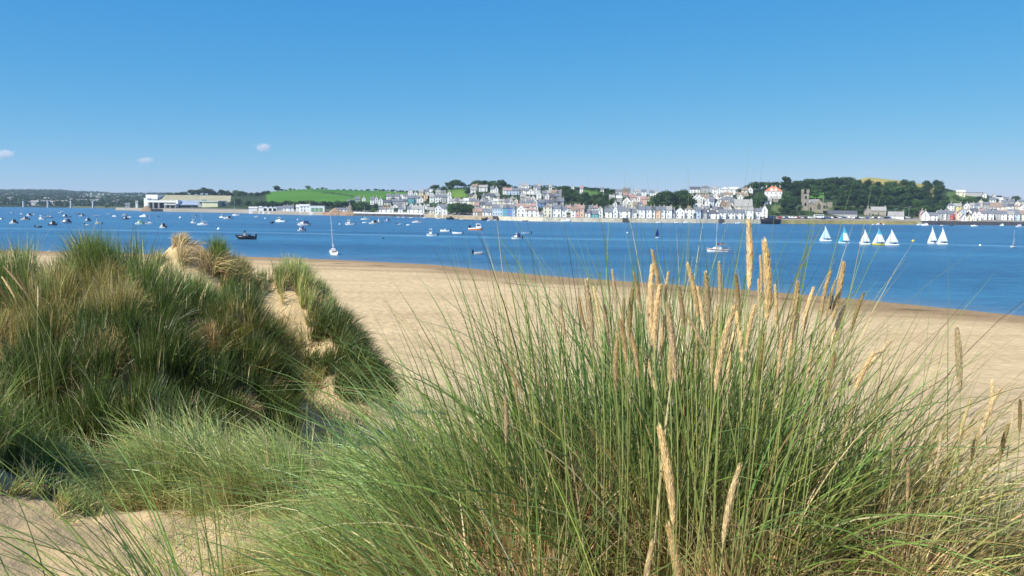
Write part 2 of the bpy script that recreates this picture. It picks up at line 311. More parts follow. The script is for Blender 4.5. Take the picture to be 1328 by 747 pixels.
# ------------------------------------------------------------------ houses
def window_mesh(w=.8, h=1.05):
    mb = MB(); mb.box((0,-.02,h/2), (w,.06,h)); me = mb.mesh('window', GLASS)
    f = MB(); t = .09
    n0 = len(me.polygons); mb.box((0,-.06,h+t/2), (w+2*t,.08,t)).box((0,-.09,-t/2), (w+3*t,.14,t)).box((-w/2-t/2,-.06,h/2), (t,.08,h)).box((w/2+t/2,-.06,h/2), (t,.08,h)).box((0,-.065,h/2), (.05,.05,h)).box((0,-.062,h*.5), (w,.05,.05))
    me = mb.mesh('window', GLASS); me.materials.append(FRAME)
    for i, p in enumerate(me.polygons): p.material_index = 1 if i >= 6 else 0
    return me
WIN = window_mesh(); WINB = window_mesh(1.6, 1.3)
DOORM = MB().box((0,-.03,1.0), (.95,.08,2.0)).mesh('door', mat('door_paint', (.08,.12,.16), .5))
CHIM = MB().box((0,0,.5), (.7,.9,1.6)).box((0,0,1.35), (.85,1.05,.12)).tube([(-.18,0,1.4),(-.18,0,1.8)], .12).tube([(.18,0,1.4),(.18,0,1.8)], .12).mesh('chimney', mat('chimney_render', (.5,.42,.34), .9, .2))
def house(pos, w, label, cat='house', group=None, wall='white', roof='slate', style='ridge', d=7.5, hw=5.2, rh=2.3, floors=2, wins=True, door=True, chim=1, rz=None, name='house', terrace=False, turn=0.0):
    if rz is None: rz = math.atan2(-pos[0], pos[1])*.75
    r = empty(name, pos, rz+turn); tag(r, label, cat, group)
    ov = .02 if terrace else .3
    if style == 'gable':      # the gable end faces the water
        mb = MB().prism([(-w/2,-4),(w/2,-4),(w/2,hw),(0,hw+rh),(-w/2,hw)], 0, d); mb.build('wall', wallm(wall), r)
        a = math.atan2(rh, w/2); t = .16; rb = MB()
        for sgn in (-1, 1):
            e = (sgn*(w/2+.25), hw-.25*math.tan(a)); k = (0, hw+rh)
            poly = [(e[0], e[1]+.01), (k[0], k[1]+.01), (k[0], k[1]+t+.02), (e[0], e[1]+t)]
            rb.prism(poly if sgn > 0 else poly[::-1], -.2, d+.2)
        ro = rb.build('roof', roofm(roof), r)
    elif style == 'hip':
        MB().box((0,d/2,(hw-4)/2), (w,d,hw+4)).build('wall', wallm(wall), r); o = .35; k = max(w/2-d/2, w*.08)
        ro = MB().add([(-w/2-o,-o,hw),(w/2+o,-o,hw),(w/2+o,d+o,hw),(-w/2-o,d+o,hw),(-k,d/2,hw+rh),(k,d/2,hw+rh)], [(3,2,1,0),(0,1,5,4),(1,2,5),(2,3,4,5),(3,0,4)]).build('roof', roofm(roof), r)
    elif style == 'flat':
        MB().box((0,d/2,(hw-4)/2), (w,d,hw+4)).build('wall', wallm(wall), r)
        ro = MB().box((0,d/2,hw+.16), (w+.4,d+.4,.32)).build('roof', roofm(roof), r)
    else:
        v = [(x, y, z) for x in (-w/2, w/2) for y, z in ((0,-4),(d,-4),(d,hw),(d/2,hw+rh),(0,hw))]
        MB().add(v, [(0,1,2,3,4),(9,8,7,6,5),(0,5,6,1),(1,6,7,2),(2,7,8,3),(3,8,9,4),(4,9,5,0)]).build('wall', wallm(wall), r)
        sl = rh/(d/2); t = .16; rb = MB(); x0, x1 = -w/2-ov, w/2+ov
        for y0, y1, z0, z1 in ((-.35, d/2, hw-.35*sl, hw+rh), (d+.35, d/2, hw-.35*sl, hw+rh)):
            v = [(x0,y0,z0+.01),(x1,y0,z0+.01),(x1,y1,z1+.01),(x0,y1,z1+.01),(x0,y0,z0+t),(x1,y0,z0+t),(x1,y1,z1+t),(x0,y1,z1+t)]
            rb.add(v, [(3,2,1,0),(4,5,6,7),(0,1,5,4),(1,2,6,5),(2,3,7,6),(3,0,4,7)])
        ro = rb.build('roof', roofm(roof), r)
    for k in range(chim):
        if style == 'gable': c = (0, d*(.15+.7*k), hw+rh-.5)
        elif style == 'hip': c = ((-1)**k*w*.1, d/2, hw+rh-.7)
        else: c = ((w/2-.5)*(1 if k % 2 == 0 else -1), d/2, hw+rh-.5)
        o = link('chimney', CHIM, None, ro); o.location = c
    if wins:
        n = max(1, int(round(w/3.5))); fh = hw/floors
        for fl in range(floors):
            for i in range(n):
                x = (i+.5)/n*w-w/2
                if fl == 0 and door and i == n//2 and n > 1:
                    o = link('door', DOORM, None, r); o.location = (x, 0, 0); continue
                o = link('window', WIN, None, r); o.location = (x, 0, fl*fh+fh*.36)
        if style == 'gable' and rh > 2.0: o = link('window', WIN, None, r); o.location = (0, 0, hw+.1); o.scale = (.7, 1, .7)
    return r
def at_px(u, v, s0=4.0):
    p, s = solve(u, v, s0); return p, s
def row(items, phrase, group, s0=4.0, **kw):
    """items: (u0, u1, vbase, wall, roof, style, [extra dict]) ordered along the shore."""
    items = sorted(items, key=lambda t: t[0]); n = len(items)
    for i, it in enumerate(items):
        u0, u1, vb, wl, rf, st = it[:6]; ex = dict(kw); ex.update(it[6] if len(it) > 6 else {})
        if 'hw' in ex: ex['hw'] *= .9
        p, s = at_px((u0+u1)/2, vb, ex.pop('s0', s0)); w = (u1-u0)*p.y/F
        adj = {'gable': 'gabled house', 'ridge': 'house', 'hip': 'hip-roofed house', 'flat': 'flat-roofed house'}[st]
        lab = ex.pop('label', None) or f"{wl} {adj}, {rf} roof, {ordn(i+1)} from shipyard end, {phrase}"
        house(p, w, lab, group=group, wall=wl, roof=rf, style=st, **ex)
PAL_W = ['white']*11+['cream']; PAL_R = ['slate']*5+['grey']*4+['brown', 'dark']
def auto(u0, u1, va, vb, phrase, group, wpx=(6, 9), gap=.15, walls=PAL_W, roofs=PAL_R, pg=.3, jit=.6, seed=1, **kw):
    R = random.Random(seed*977+int(u0)); u = u0; it = []
    while u < u1-3:
        w = R.uniform(*wpx); w = min(w, u1-u)
        if R.random() > gap: it.append((u, u+w-.2, va+(vb-va)*(u-u0)/(u1-u0)+R.uniform(-jit, jit), R.choice(walls), R.choice(roofs), 'gable' if R.random() < pg else ('hip' if R.random() < .12 else 'ridge'), dict(hw=R.uniform(3.4, 4.4), rh=R.uniform(1.7, 2.4), chim=R.choice([1, 1, 2, 0]))))
        u += w
    row(it, phrase, group, **kw)
HG = 'houses of the far shore town'
W_ = 'white'
# cottages and terraces above the cove
auto(491.5, 551, 278.0, 279.2, 'cottages beside the cove', HG, (4.6, 6.5), .08, ['white'], ['slate','grey','brown'], .5, .3, 3, hw=4.2)
auto(509, 557, 272.0, 272.5, 'second tier over the cove', HG, (4.5, 6.5), .08, ['white']*6+['pale blue'], ['slate','grey'], .4, .5, 4)
auto(498, 529, 266.0, 265.0, 'third tier over the cove', HG, (7, 10), 0, ['grey','white','cream'], ['slate','dark'], .15, .5, 5)
auto(501, 529, 259.0, 258.0, 'top terrace below the green field', HG, (5, 6), 0, ['white'], ['slate'], .1, .2, 6)
row([(529.5,537,263.8,'teal','slate','ridge'),(537.3,542.5,263.5,W_,'slate','ridge'),(543,549,265.0,W_,'dark','gable'),(549.5,554.5,260.0,'peach','brown','gable'),(557,563,262.5,W_,'grey','ridge'),(564,572,262.5,W_,'slate','ridge'),(573,579,263.0,'grey','slate','ridge'),(580,586,263.3,W_,'slate','gable')], 'row behind the teal house', HG)
row([(529,535.5,254.5,W_,'slate','gable'),(536.3,541.5,257.5,W_,'grey','gable'),(543,549,255.0,'cream','grey','ridge'),(551,556,254.6,W_,'slate','ridge'),(557,563,255.5,W_,'pale','ridge'),(565,571,256.5,W_,'grey','ridge'),(572,578,257,'cream','slate','ridge'),(580,585,257.8,W_,'slate','gable')], 'upper row by the small green lawn', HG)
row([(480,485,265.5,W_,'slate','ridge'),(486,490,264.0,W_,'slate','gable'),(490.5,496.5,266.5,W_,'grey','gable'),(450.5,459,265.5,'white','slate','ridge',dict(hw=3)),(469.5,474,264.5,W_,'slate','gable'),(460.5,467,264.8,'grey','slate','ridge')], 'hedge line at the field foot', HG, s0=30)
row([(564,572.5,278.6,W_,'slate','gable'),(573,580,278.4,W_,'slate','ridge'),(557,563,278.8,'cream','grey','ridge',dict(hw=3.5)),(567,579,274.2,'grey','slate','ridge',dict(hw=4))], 'beside the big dark tree', HG)
row([(613.5,619,280.0,W_,'brown','ridge',dict(hw=3)),(619.5,625,280.0,'brown','rose','ridge',dict(hw=3.4)),(625.5,631,280.0,W_,'slate','ridge',dict(hw=3.2)),(631.5,637,280.0,W_,'slate','ridge',dict(hw=3)),(615,621,275.5,'grey','rose','ridge'),(622,629,274.5,W_,'dark','ridge'),(630,638,275,'cream','slate','ridge')], 'low sheds between tree and blue terrace', HG)
row([(638.5,641.8,280.6,'pale blue','slate','ridge'),(642,645.2,280.6,'pale blue','slate','ridge'),(645.4,648.6,280.6,'pale blue','slate','ridge'),(648.8,652,280.6,'pale blue','grey','ridge'),(652.4,656.8,280.6,'teal','slate','ridge'),(657,660.6,280.6,'blue','dark','ridge'),(660.8,664.4,280.6,'blue','slate','ridge'),(664.6,668,280.6,'pale blue','slate','ridge')], 'blue terrace on the quay', 'terraced houses of the blue terrace', hw=6.6, terrace=True, chim=1, d=8)
auto(584, 672, 266.3, 267.3, 'cream terrace on the middle slope', HG, (5, 7.5), .03, ['cream','cream','white','white','grey'], ['grey','grey','slate','pale'], .4, .4, 8)
auto(590, 640, 273.5, 272.5, 'row behind the big dark tree', HG, (6, 8), .3, ['white','grey','cream'], ['slate','dark','brown'], .2, .6, 9)
auto(608, 652, 259.5, 259.5, 'roofs under the hilltop houses', HG, (5, 7), .15, ['white','cream','grey'], ['slate','grey','dark'], .3, .9, 10)
row([(612,619,247.2,'grey','brown','ridge'),(621,632,248.6,W_,'grey','ridge'),(636,640.5,250.6,W_,'slate','ridge'),(641,646,250.8,W_,'slate','gable'),(652,656,252.2,W_,'rose','ridge'),(656.3,664,252.6,'pale blue','rose','ridge'),(664.3,673.5,252.8,'pale blue','slate','ridge'),(674.5,678,258.0,W_,'slate','gable'),(610,617,251.6,W_,'grey','ridge')], 'ridge row under the hilltop wood', HG, hw=4.6)
auto(655, 700, 261.5, 262.5, 'slope behind the rose-roofed terrace', HG, (5, 8), .25, ['white','grey'], ['slate','grey','dark'], .3, .8, 11)
auto(674, 697, 268.8, 268.6, 'terrace over the white inn', HG, (4, 5.5), 0, ['white','white','pale blue'], ['slate'], .2, .3, 12)
auto(670, 698, 274.6, 275.2, 'behind the white quay houses', HG, (5, 7), .1, ['white','cream'], ['brown','rose','slate'], .4, .5, 13)
row([(698,702,269.5,'blue','slate','ridge'),(702.2,706,269.5,'blue','slate','ridge'),(706.2,710,269.5,'blue','slate','ridge'),(710.2,716,269.8,'pale blue','dark','ridge'),(717,723,268.5,'grey','dark','ridge'),(724,731,267.8,'grey','slate','ridge'),(691,697,269,W_,'slate','gable')], 'blue row above the cream inn', HG, hw=4.4)
row([(695.5,702,259.6,W_,'slate','gable'),(703,708.5,258.8,'grey','slate','ridge'),(707,712,263.0,W_,'slate','gable'),(709.5,714.5,258.2,W_,'grey','ridge'),(715.5,722,257.6,'peach','brown','ridge'),(723,728,257.6,'grey','slate','ridge'),(713,719,263.5,'brown','dark','ridge'),(720,727,263,'grey','slate','ridge')], 'slope below the dark wood', HG)
auto(675, 720, 252.0, 251.5, 'upper slope by the long hedge', HG, (4, 6), .3, ['white','white','cream','grey'], ['slate','grey','brown'], .4, 1.3, 14)
auto(672, 716, 246.5, 247.0, 'crest row by the long hedge', HG, (4, 6), .4, ['white','white','grey'], ['slate','grey','brown'], .4, .8, 15)
row([(740,744.5,250.6,W_,'slate','gable'),(752,756,251.2,W_,'rose','ridge'),(779,783,252.8,W_,'slate','ridge')], 'alone among the dark wood', HG)
# quay front
Q = 'quay front'
row([(670,680.5,281.2,W_,'slate','gable',dict(hw=5.6,rh=3.2)),(681,698.5,281.2,W_,'rose','hip',dict(hw=4.8,rh=1.6)),(699,704,281.4,W_,'slate','ridge',dict(hw=2.2,rh=1.4)),(704.4,715.5,281.4,'cream','brown','hip',dict(hw=7.8,rh=1.6,floors=3,chim=2)),(716,727.5,281.6,W_,'slate','ridge',dict(hw=6.6)),(728,734.5,281.8,W_,'slate','ridge',dict(hw=5.8)),(740,746.5,282.0,W_,'brown','ridge',dict(hw=5.4)),(746.8,750.8,282.1,'pink','brown','ridge',dict(hw=6)),(751,757.5,282.1,'peach','rose','ridge',dict(hw=6.8)),(758.5,765.5,282.2,W_,'slate','ridge',dict(hw=3.6)),(766,775.5,282.4,'teal','slate','ridge',dict(hw=2.8)),(776,781.5,282.5,W_,'slate','gable',dict(hw=4.8)),(785,793.5,282.8,W_,'slate','ridge',dict(hw=4.6)),(794,801,283.0,W_,'slate','gable',dict(hw=5.6,rh=2.8)),(801.3,817,283.0,W_,'slate','ridge',dict(hw=5.4)),(817.4,825.5,283.2,W_,'slate','ridge',dict(hw=4.6)),
     (828,836,283.2,W_,'slate','ridge',dict(hw=6.6)),(836.2,845,283.3,W_,'slate','ridge',dict(hw=6.7)),(845.2,849.3,283.4,W_,'dark','ridge',dict(hw=6.5)),(849.5,856.3,283.4,'peach','slate','ridge',dict(hw=6.6)),(856.5,862,283.6,W_,'slate','ridge',dict(hw=6.7)),(862.2,871,283.7,W_,'grey','ridge',dict(hw=6.8)),(871.4,875,283.7,'grey','slate','ridge',dict(hw=5)),
     (875.5,887.5,284.0,W_,'slate','gable',dict(hw=5.4,rh=3)),(888,899,284.0,W_,'brown','hip',dict(hw=7.4,rh=1.6,floors=3,chim=2)),(902,908.5,284.2,'pale blue','slate','ridge',dict(hw=6.2)),(909,916.5,284.2,'grey','dark','ridge',dict(hw=5)),(917,932.5,284.3,W_,'dark','hip',dict(hw=4.2,rh=2.6)),(933,941,284.3,W_,'slate','ridge',dict(hw=5)),(943,953,284.4,W_,'slate','hip',dict(hw=4.8,rh=2.4)),(953.3,964.5,284.4,W_,'slate','ridge',dict(hw=5)),(965,976.5,284.4,W_,'grey','ridge',dict(hw=7)),(979,987,284.4,W_,'slate','ridge',dict(hw=6.4)),(987.3,995,283.5,W_,'slate','gable',dict(hw=7,rh=3.4,floors=3))], Q, HG, s0=6, d=9)
auto(735, 784, 276.0, 276.0, 'second row behind the peach house', HG, (5, 7.5), .15, ['white','grey','brown','white'], ['rose','slate','brown','dark'], .3, .8, 16)
auto(784, 832, 276.5, 277.0, 'second row behind the quay', HG, (5, 7.5), .1, ['white','white','grey','pale blue'], ['slate','dark','brown'], .3, .8, 17)
auto(790, 833, 270.0, 271.0, 'third row up the town slope', HG, (5, 7.5), .15, ['white','grey','cream'], ['slate','grey','brown'], .3, .9, 18)
row([(807.5,818,269.2,W_,'slate','gable',dict(hw=6,rh=3.4)),(819,825,268.0,W_,'slate','gable'),(799,806,264.8,'grey','pale','ridge'),(790,797,264.0,'grey','grey','ridge'),(818,825,263.2,'pink','rose','ridge'),(826,830,265.2,W_,'red','gable') if False else (826,830,265.2,W_,'rose','gable'),(831,836,266,'pink','rose','ridge'),(837,842,266.5,'cream','brown','ridge')], 'round the tall white gable', HG)
auto(798, 836, 258.5, 258.0, 'upper town by the crest', HG, (4.5, 7), .1, ['white','white','cream','grey','pink'], ['grey','slate','rose'], .3, 1.0, 19)
row([(807,812,252.4,'brown','brown','gable'),(812.3,817.5,252.6,'brown','slate','ridge'),(799,806,255,'white','slate','ridge'),(822,829,255.0,W_,'grey','ridge'),(832,838,255.2,W_,'slate','ridge'),(843,848,256.5,W_,'slate','ridge'),(848.5,854,257.8,W_,'brown','gable')], 'skyline row of the old town', HG)
row([(868,875,263.0,W_,'brown','ridge'),(875.5,880,263.0,'grey','slate','ridge'),(880.3,884.5,262.0,W_,'slate','gable')], 'between the two skyline trees', HG)
auto(900, 956, 277.5, 277.8, 'second row behind the hip-roofed inn', HG, (5, 7.5), .1, ['white','white','cream','grey'], ['slate','dark','grey'], .4, .6, 20)
row([(900,912.5,270.6,W_,'slate','gable',dict(hw=3.6)),(901,911.5,264.8,W_,'grey','gable',dict(hw=5.2,rh=3.6)),(914,920,270.0,W_,'slate','gable'),(920.5,926,269.0,'pale blue','slate','ridge'),(914,919,264.5,W_,'brown','ridge'),(928,933,272.0,'white','slate','gable'),(935,941,271.0,'brown','brown','gable'),(942,948,272.0,'stone','brown','gable'),(948.5,953,271.0,W_,'slate','ridge'),(934,955,265.6,W_,'slate','hip',dict(hw=4.6,rh=3,d=10)),(953,975,273.6,'cream','grey','ridge',dict(hw=4,rh=5.5,d=12)),(957,963,263,W_,'grey','gable'),(964,970,262,'cream','brown','ridge')], 'steep streets behind the quay', HG)
auto(895, 935, 259.5, 259.5, 'higher streets of the steep town', HG, (4.5, 7), .12, ['white','white','cream','grey'], ['slate','brown','grey'], .4, .9, 21)
auto(934, 966, 257.5, 257.0, 'street under the bright hilltop house', HG, (4.5, 7), .15, ['white','cream','grey'], ['slate','brown','rose'], .3, .8, 22)
row([(895,907.5,250.2,W_,'dark','ridge',dict(hw=4.4)),(908,921,250.2,'grey','slate','hip'),(924,929,251.8,W_,'grey','ridge'),(935,945,252.2,W_,'pale','hip'),(945.5,957,252.6,W_,'pale','ridge'),(962,969,253.8,'cream','brown','ridge'),(969.3,976,253.0,W_,'slate','gable'),(929.5,934,253,W_,'slate','gable')], 'hilltop row by the wood', HG)
row([(988.5,1000,265.6,W_,'grey','ridge',dict(hw=3.6)),(1003,1009,262.8,'stone','grey','ridge',dict(hw=3))], 'below the orange-roofed mansion', HG)
# mansion with the orange roof
p, s = at_px(1003, 258.2); R_ = house(p, 21*p.y/F, 'tall white mansion with bright orange roof and four chimneys by the wood', 'mansion', wall='white', roof='orange', style='hip', hw=6.8, rh=4.2, d=10, chim=0, floors=2, name='mansion')
rfo = [c for c in R_.children if c.name.startswith('roof')][0]
for cx in (-6, -1.2, 1.8, 5.6): o = link('chimney', CHIM, None, rfo); o.location = (cx, 5, 10.2); o.scale = (1.3,1.3,1.2)
for cx in (-1.8, 1.8): MB().prism([(-1.3,6.8),(1.3,6.8),(1.3,8.2),(0,9.6),(-1.3,8.2)], -.15, 3).build('dormer', wallm('white'), R_).location.x = cx
# the shore road end: stone cottage, grey-roofed boathouse, pink house and the village
row([(1121,1130,279.6,'stone','slate','gable',dict(hw=3.6,rh=3.4)),(1130.3,1148,279.6,'stone','grey','ridge',dict(hw=4.4,rh=3))], 'stone cottages behind the car park', HG, s0=14)
row([(1153,1171,284.4,W_,'grey','ridge',dict(hw=2.9,rh=3.2,wins=False,label='low white boathouse with big grey roof beside the lamp posts'))], '', HG)
row([(1193,1198,284.0,'pink','slate','gable'),(1195.5,1204,286.4,W_,'slate','gable',dict(hw=5.4,rh=3.2)),(1204.4,1215,286.2,W_,'slate','ridge',dict(hw=4.6)),(1215.5,1221,285.0,'grey','slate','ridge'),(1221.3,1226.5,285.0,W_,'slate','ridge'),(1226.8,1231.5,285.0,'grey','slate','ridge'),(1231.8,1236,285.4,'red','slate','ridge'),(1236.3,1241,285.4,'pink','slate','gable'),(1241.3,1247,286.0,'cream','slate','gable'),(1247.3,1253,287.0,W_,'slate','gable',dict(hw=3.4)),(1253.3,1260,286.8,'cream','brown','gable',dict(hw=3.2)),(1260.5,1266,286.4,W_,'slate','gable'),(1266.3,1272,285.6,W_,'rose','gable'),(1272.3,1279,285.2,W_,'slate','ridge'),(1279.3,1288,285.2,W_,'slate','ridge'),(1290,1297,285.2,'grey','slate','ridge'),(1297.3,1305,285.6,W_,'slate','ridge'),(1305.3,1314,285.8,W_,'grey','ridge'),(1314.3,1322,286,'pale blue','slate','ridge'),(1322.3,1331,286.2,'cream','brown','ridge'),(1331.5,1340,286.4,W_,'slate','ridge')], 'front row of the village', 'houses of the village under the wood', s0=5)
auto(1246, 1336, 279.4, 280.4, 'second row of the village', 'houses of the village under the wood', (6, 9), .04, ['white','white','cream','pale blue'], ['slate','slate','dark','rose'], .35, .4, 24)
row([(1229,1237,274.4,W_,'slate','hip'),(1237.3,1246,274.8,'yellow','yellow','ridge') if False else (1237.3,1246,274.8,'yellow','grey','ridge'),(1250,1257.5,274.0,W_,'slate','gable'),(1258,1263,274.2,W_,'grey','ridge'),(1263.3,1270,274.0,'pale blue','slate','ridge'),(1269,1275,269.6,'cream','grey','gable'),(1276,1283,272.5,'grey','slate','ridge'),(1285,1298,276.0,W_,'brown','ridge',dict(hw=6,rh=4)),(1299,1306,275,'cream','slate','ridge'),(1307,1314,274.6,W_,'dark','ridge'),(1315,1322,275.2,'cream','rose','hip'),(1323,1330,275.6,W_,'slate','gable')], 'third row of the village', 'houses of the village under the wood')
row([(1284,1291,266,'white','slate','ridge'),(1292,1300,265.8,'white','pale','ridge'),(1301,1308,270,W_,'slate','ridge'),(1309,1315,268,'grey','slate','ridge'),(1316,1322,270.5,W_,'dark','gable'),(1323,1330,268.4,'cream','slate','ridge')], 'top row of the village', 'houses of the village under the wood')
row([(1241,1251,254.6,'cream','pale','ridge',dict(hw=5)),(1251.5,1273,254.6,'grey','dark','flat',dict(hw=4.4,wins=False,chim=0,label='long dark flat-roofed school block on the skyline above the village')),(1274,1279,257.5,W_,'slate','gable'),(1286.5,1290,259.5,W_,'slate','gable'),(1303,1308,262.6,W_,'slate','ridge')], 'skyline above the village', 'houses of the village under the wood', hw=4)
# ------------------------------------------------------------------ shipyard
def wp(u, v, dY): return P(u, v, dY)
BK = mat('dark_opening', (.02,.022,.03), .8)
STEEL = mat('weathered_steel', (.30,.30,.28), .6, .2)
def frame_box(mb, u0, u1, v0, v1, Y, depth, zext=None):
    a = P(u0, v1, Y); b = P(u1, v0, Y); z0 = a.z if zext is None else zext
    mb.box(((a.x+b.x)/2, Y+depth/2, (z0+b.z)/2), (b.x-a.x, depth, b.z-z0)); return mb
Ys = 900.0
sh = tag(empty('shipyard_hall', (-395, Ys, 3)), 'huge shipyard building hall with olive roof and white end block', 'shipyard hall')
def part(name, mb, m, par):
    o = mb.build(name, m, None); o.parent = par; o.matrix_parent_inverse = Matrix.Translation(par.location).inverted() if par.parent is None else par.matrix_parent_inverse; return o
def part_in(name, mb, m, par, root):
    o = mb.build(name, m, None); o.parent = par; o.matrix_parent_inverse = Matrix.Translation(root.location).inverted(); return o
part('wall', frame_box(MB(), 204, 298, 261.2, 273.5, Ys+14, 50, 0), mat('shed_cladding', (.17,.20,.24), .6, .15, .2), sh)
a = P(203.5, 261.3, Ys+12); b = P(298.5, 261.9, Ys+12); c_ = P(300, 253.8, Ys+42); d_ = P(203.5, 252.6, Ys+42)
part('roof', MB().add([a, b, c_, d_]+[Vector(q)+Vector((0,0,-.8)) for q in (a, b, c_, d_)], [(0,1,2,3),(7,6,5,4),(0,4,5,1),(1,5,6,2),(2,6,7,3),(3,7,4,0)]), mat('olive_roof', (.36,.33,.20), .8, .15, .15), sh)
part('end_block', frame_box(MB(), 189, 204.3, 252.6, 258, Ys+20, 24), wallm('white'), sh)
mb = MB(); frame_box(mb, 187, 190.5, 257, 273.5, Ys+8, 20, 0); frame_box(mb, 190.5, 194, 259.5, 273.5, Ys+6, 20, 0); part('stair_tower', mb, wallm('white'), sh)
part('end_wall', frame_box(MB(), 190, 204.2, 257.8, 273.5, Ys+16, 30, 0), mat('shed_cladding_pale', (.30,.32,.32), .6, .15, .2), sh)
sw = tag(empty('open_workshop', (-370, Ys-6, 3)), 'open-fronted workshop with long white fascia before the shipyard hall', 'workshop')
part('fascia', frame_box(MB(), 191, 230, 260.2, 262.3, Ys, 14), wallm('white'), sw)
part('back_wall', frame_box(MB(), 191, 228, 262.2, 273.5, Ys+9, 4, 0), BK, sw)
for u in (192, 198, 205, 214, 227): part('post', frame_box(MB(), u, u+1.4, 262.3, 273.5, Ys, 2, 0), STEEL, sw)
pc = tag(empty('slipway_canopy', (-350, Ys-16, 3)), 'pale canopy roof on posts in front of the open workshop', 'canopy')
part('roof', frame_box(MB(), 212.5, 228, 264.2, 265.8, Ys-14, 10), mat('pale_sheet', (.55,.56,.52), .5), pc)
for u in (213, 220, 226.6): part('post', frame_box(MB(), u, u+1.1, 265.8, 273.8, Ys-13, 1, 0), STEEL, pc)
dk = tag(empty('covered_dock', (-330, Ys-2, 3)), 'covered dock with dark doors and blue-grey roof in the middle of the shipyard', 'dock')
part('door', frame_box(MB(), 229.5, 257, 265, 272.5, Ys-2, 12, 0), mat('dock_doors', (.03,.045,.075), .5, .2, .3), dk)
a = P(229, 265.2, Ys-4); b = P(257.5, 265.2, Ys-4); c_ = P(257.5, 260, Ys+10); d_ = P(229, 260, Ys+10)
part('roof', MB().add([a, b, c_, d_]+[Vector(q)+Vector((0,0,-.7)) for q in (a, b, c_, d_)], [(0,1,2,3),(7,6,5,4),(0,4,5,1),(1,5,6,2),(2,6,7,3),(3,7,4,0)]), mat('bluegrey_roof', (.30,.36,.44), .5, .15, .2), dk)
part('lift_tower', frame_box(MB(), 256.8, 261.8, 259, 272.5, Ys-6, 14, 0), mat('shed_cladding_grey', (.35,.38,.42), .6, .1, .2), dk)
part('lift_tower', frame_box(MB(), 228.6, 230.6, 259.4, 272.5, Ys-5, 10, 0), wallm('white'), dk)
ch = tag(empty('cream_workshop', (-310, Ys-10, 3)), 'cream workshop with doors at the quay end of the shipyard', 'workshop')
part('wall', frame_box(MB(), 262, 282.3, 261.6, 272.6, Ys-10, 26, 0), mat('cream_cladding', (.66,.64,.42), .6, .08, .3), ch)
part('roof', frame_box(MB(), 255.6, 283, 260.4, 261.7, Ys-11, 30), mat('pale_green_roof', (.48,.54,.46), .6, .1, .2), ch)
part('side_wall', frame_box(MB(), 282.3, 300, 262.4, 273.2, Ys+4, 20, 0), mat('shed_dark_side', (.10,.12,.15), .6, .1, .3), ch)
for u in (274.3, 279.6): part('door', frame_box(MB(), u, u+2.2, 269.6, 272.8, Ys-10.3, 1, 0), BK, ch)
tag(frame_box(MB(), 235.5, 285.5, 271.6, 276, Ys-22, 14, -1).build('brick_quay', mat('red_quay', (.42,.17,.10), .85, .25, .2)), 'long red-brown quay wall in front of the cream workshop', 'quay')
tag(frame_box(MB(), 196, 235.2, 271.4, 276, Ys-20, 12, -1).build('timber_jetty', mat('tarred_timber', (.035,.035,.04), .9, .3, .4)), 'dark timber jetty in front of the open workshop', 'jetty')
tag(frame_box(MB(), 285.8, 300, 273.6, 277, Ys-30, 14, -1).build('stone_pier', mat('dark_pier', (.10,.09,.085), .9, .3, .4)), 'dark stone pier beyond the red-brown quay', 'pier')
def heap(u0, u1, vb, vt, Y, name, label, cat, m):
    a = P(u0, vb, Y); b = P(u1, vb, Y); t = P((u0+u1)/2, vt, Y); cx = (a.x+b.x)/2; R = (b.x-a.x)/2; H = t.z; n = 26; V = []; Fc = []
    th = np.linspace(0, 2*np.pi, n, endpoint=False); rr = np.linspace(1, .02, 9); vs = []
    for i, r in enumerate(rr):
        q = 1+.25*fbm(np.cos(th)*2+9, np.sin(th)*2+i*.3, 3, 7); zz = H*(1-r)**.8*(1+.2*fbm(np.cos(th)*3, np.sin(th)*3+i, 2, 8))-1*(i == 0)
        vs += [(cx+R*r*q[k]*math.cos(th[k]), Y+R*.6*r*q[k]*math.sin(th[k]), float(zz[k])) for k in range(n)]
    for i in range(8):
        for k in range(n): Fc.append((i*n+k, i*n+(k+1) % n, (i+1)*n+(k+1) % n, (i+1)*n+k))
    Fc.append(tuple(8*n+k for k in range(n)))
    return tag(MB().add(vs, Fc).build(name, m, None, True), label, cat)
EARTH = mat('orange_earth', (.30,.20,.125), .95, .25, .25)
heap(180, 200.5, 273.6, 266.6, Ys-16, 'earth_mound', 'orange-brown earth mound at the seaward end of the shipyard', 'mound', EARTH)
heap(421, 449, 280, 269.5, 738, 'earth_bank', 'steep orange earth bank on the shore under the green field', 'earth bank', EARTH)
heap(439, 463, 280, 273.5, 734, 'earth_bank', 'low orange earth bank below the small white cottage', 'earth bank', EARTH)
# small waterside buildings between shipyard and cove
row([(323,333.5,275.4,W_,'pale','ridge',dict(hw=2.6,rh=1.4,wins=False,chim=0,label='small lone white shed on the shore past the shipyard')),(163,168,270.8,'grey','slate','ridge',dict(hw=4,label='grey cottage standing out on the low spit before the shipyard')),(176,178.5,270.6,W_,'grey','ridge',dict(hw=7,rh=2,wins=False,label='narrow white tower house on the low spit before the shipyard'))], '', HG, s0=3, chim=0)
for u0, u1 in ((335.5, 340), (340.2, 347.5), (347.7, 353.2), (353.4, 358.8)):
    i = [335.5, 340.2, 347.7, 353.4].index(u0); p, s = at_px((u0+u1)/2, 275.6, 3)
    rb_ = house(p, (u1-u0)*p.y/F, f"white boat store with dark doorway, {ordn(i+1)} from the shipyard in the boat store row", 'boat store', 'boat stores by the water', 'white', 'pale', 'gable' if i else 'ridge', d=9, hw=3.2, rh=1.1, wins=False, chim=0, terrace=True, name='boat_store')
    if i: MB().box((0,-.05,1.3), (2.6,.2,2.6)).build('door', BK, rb_)
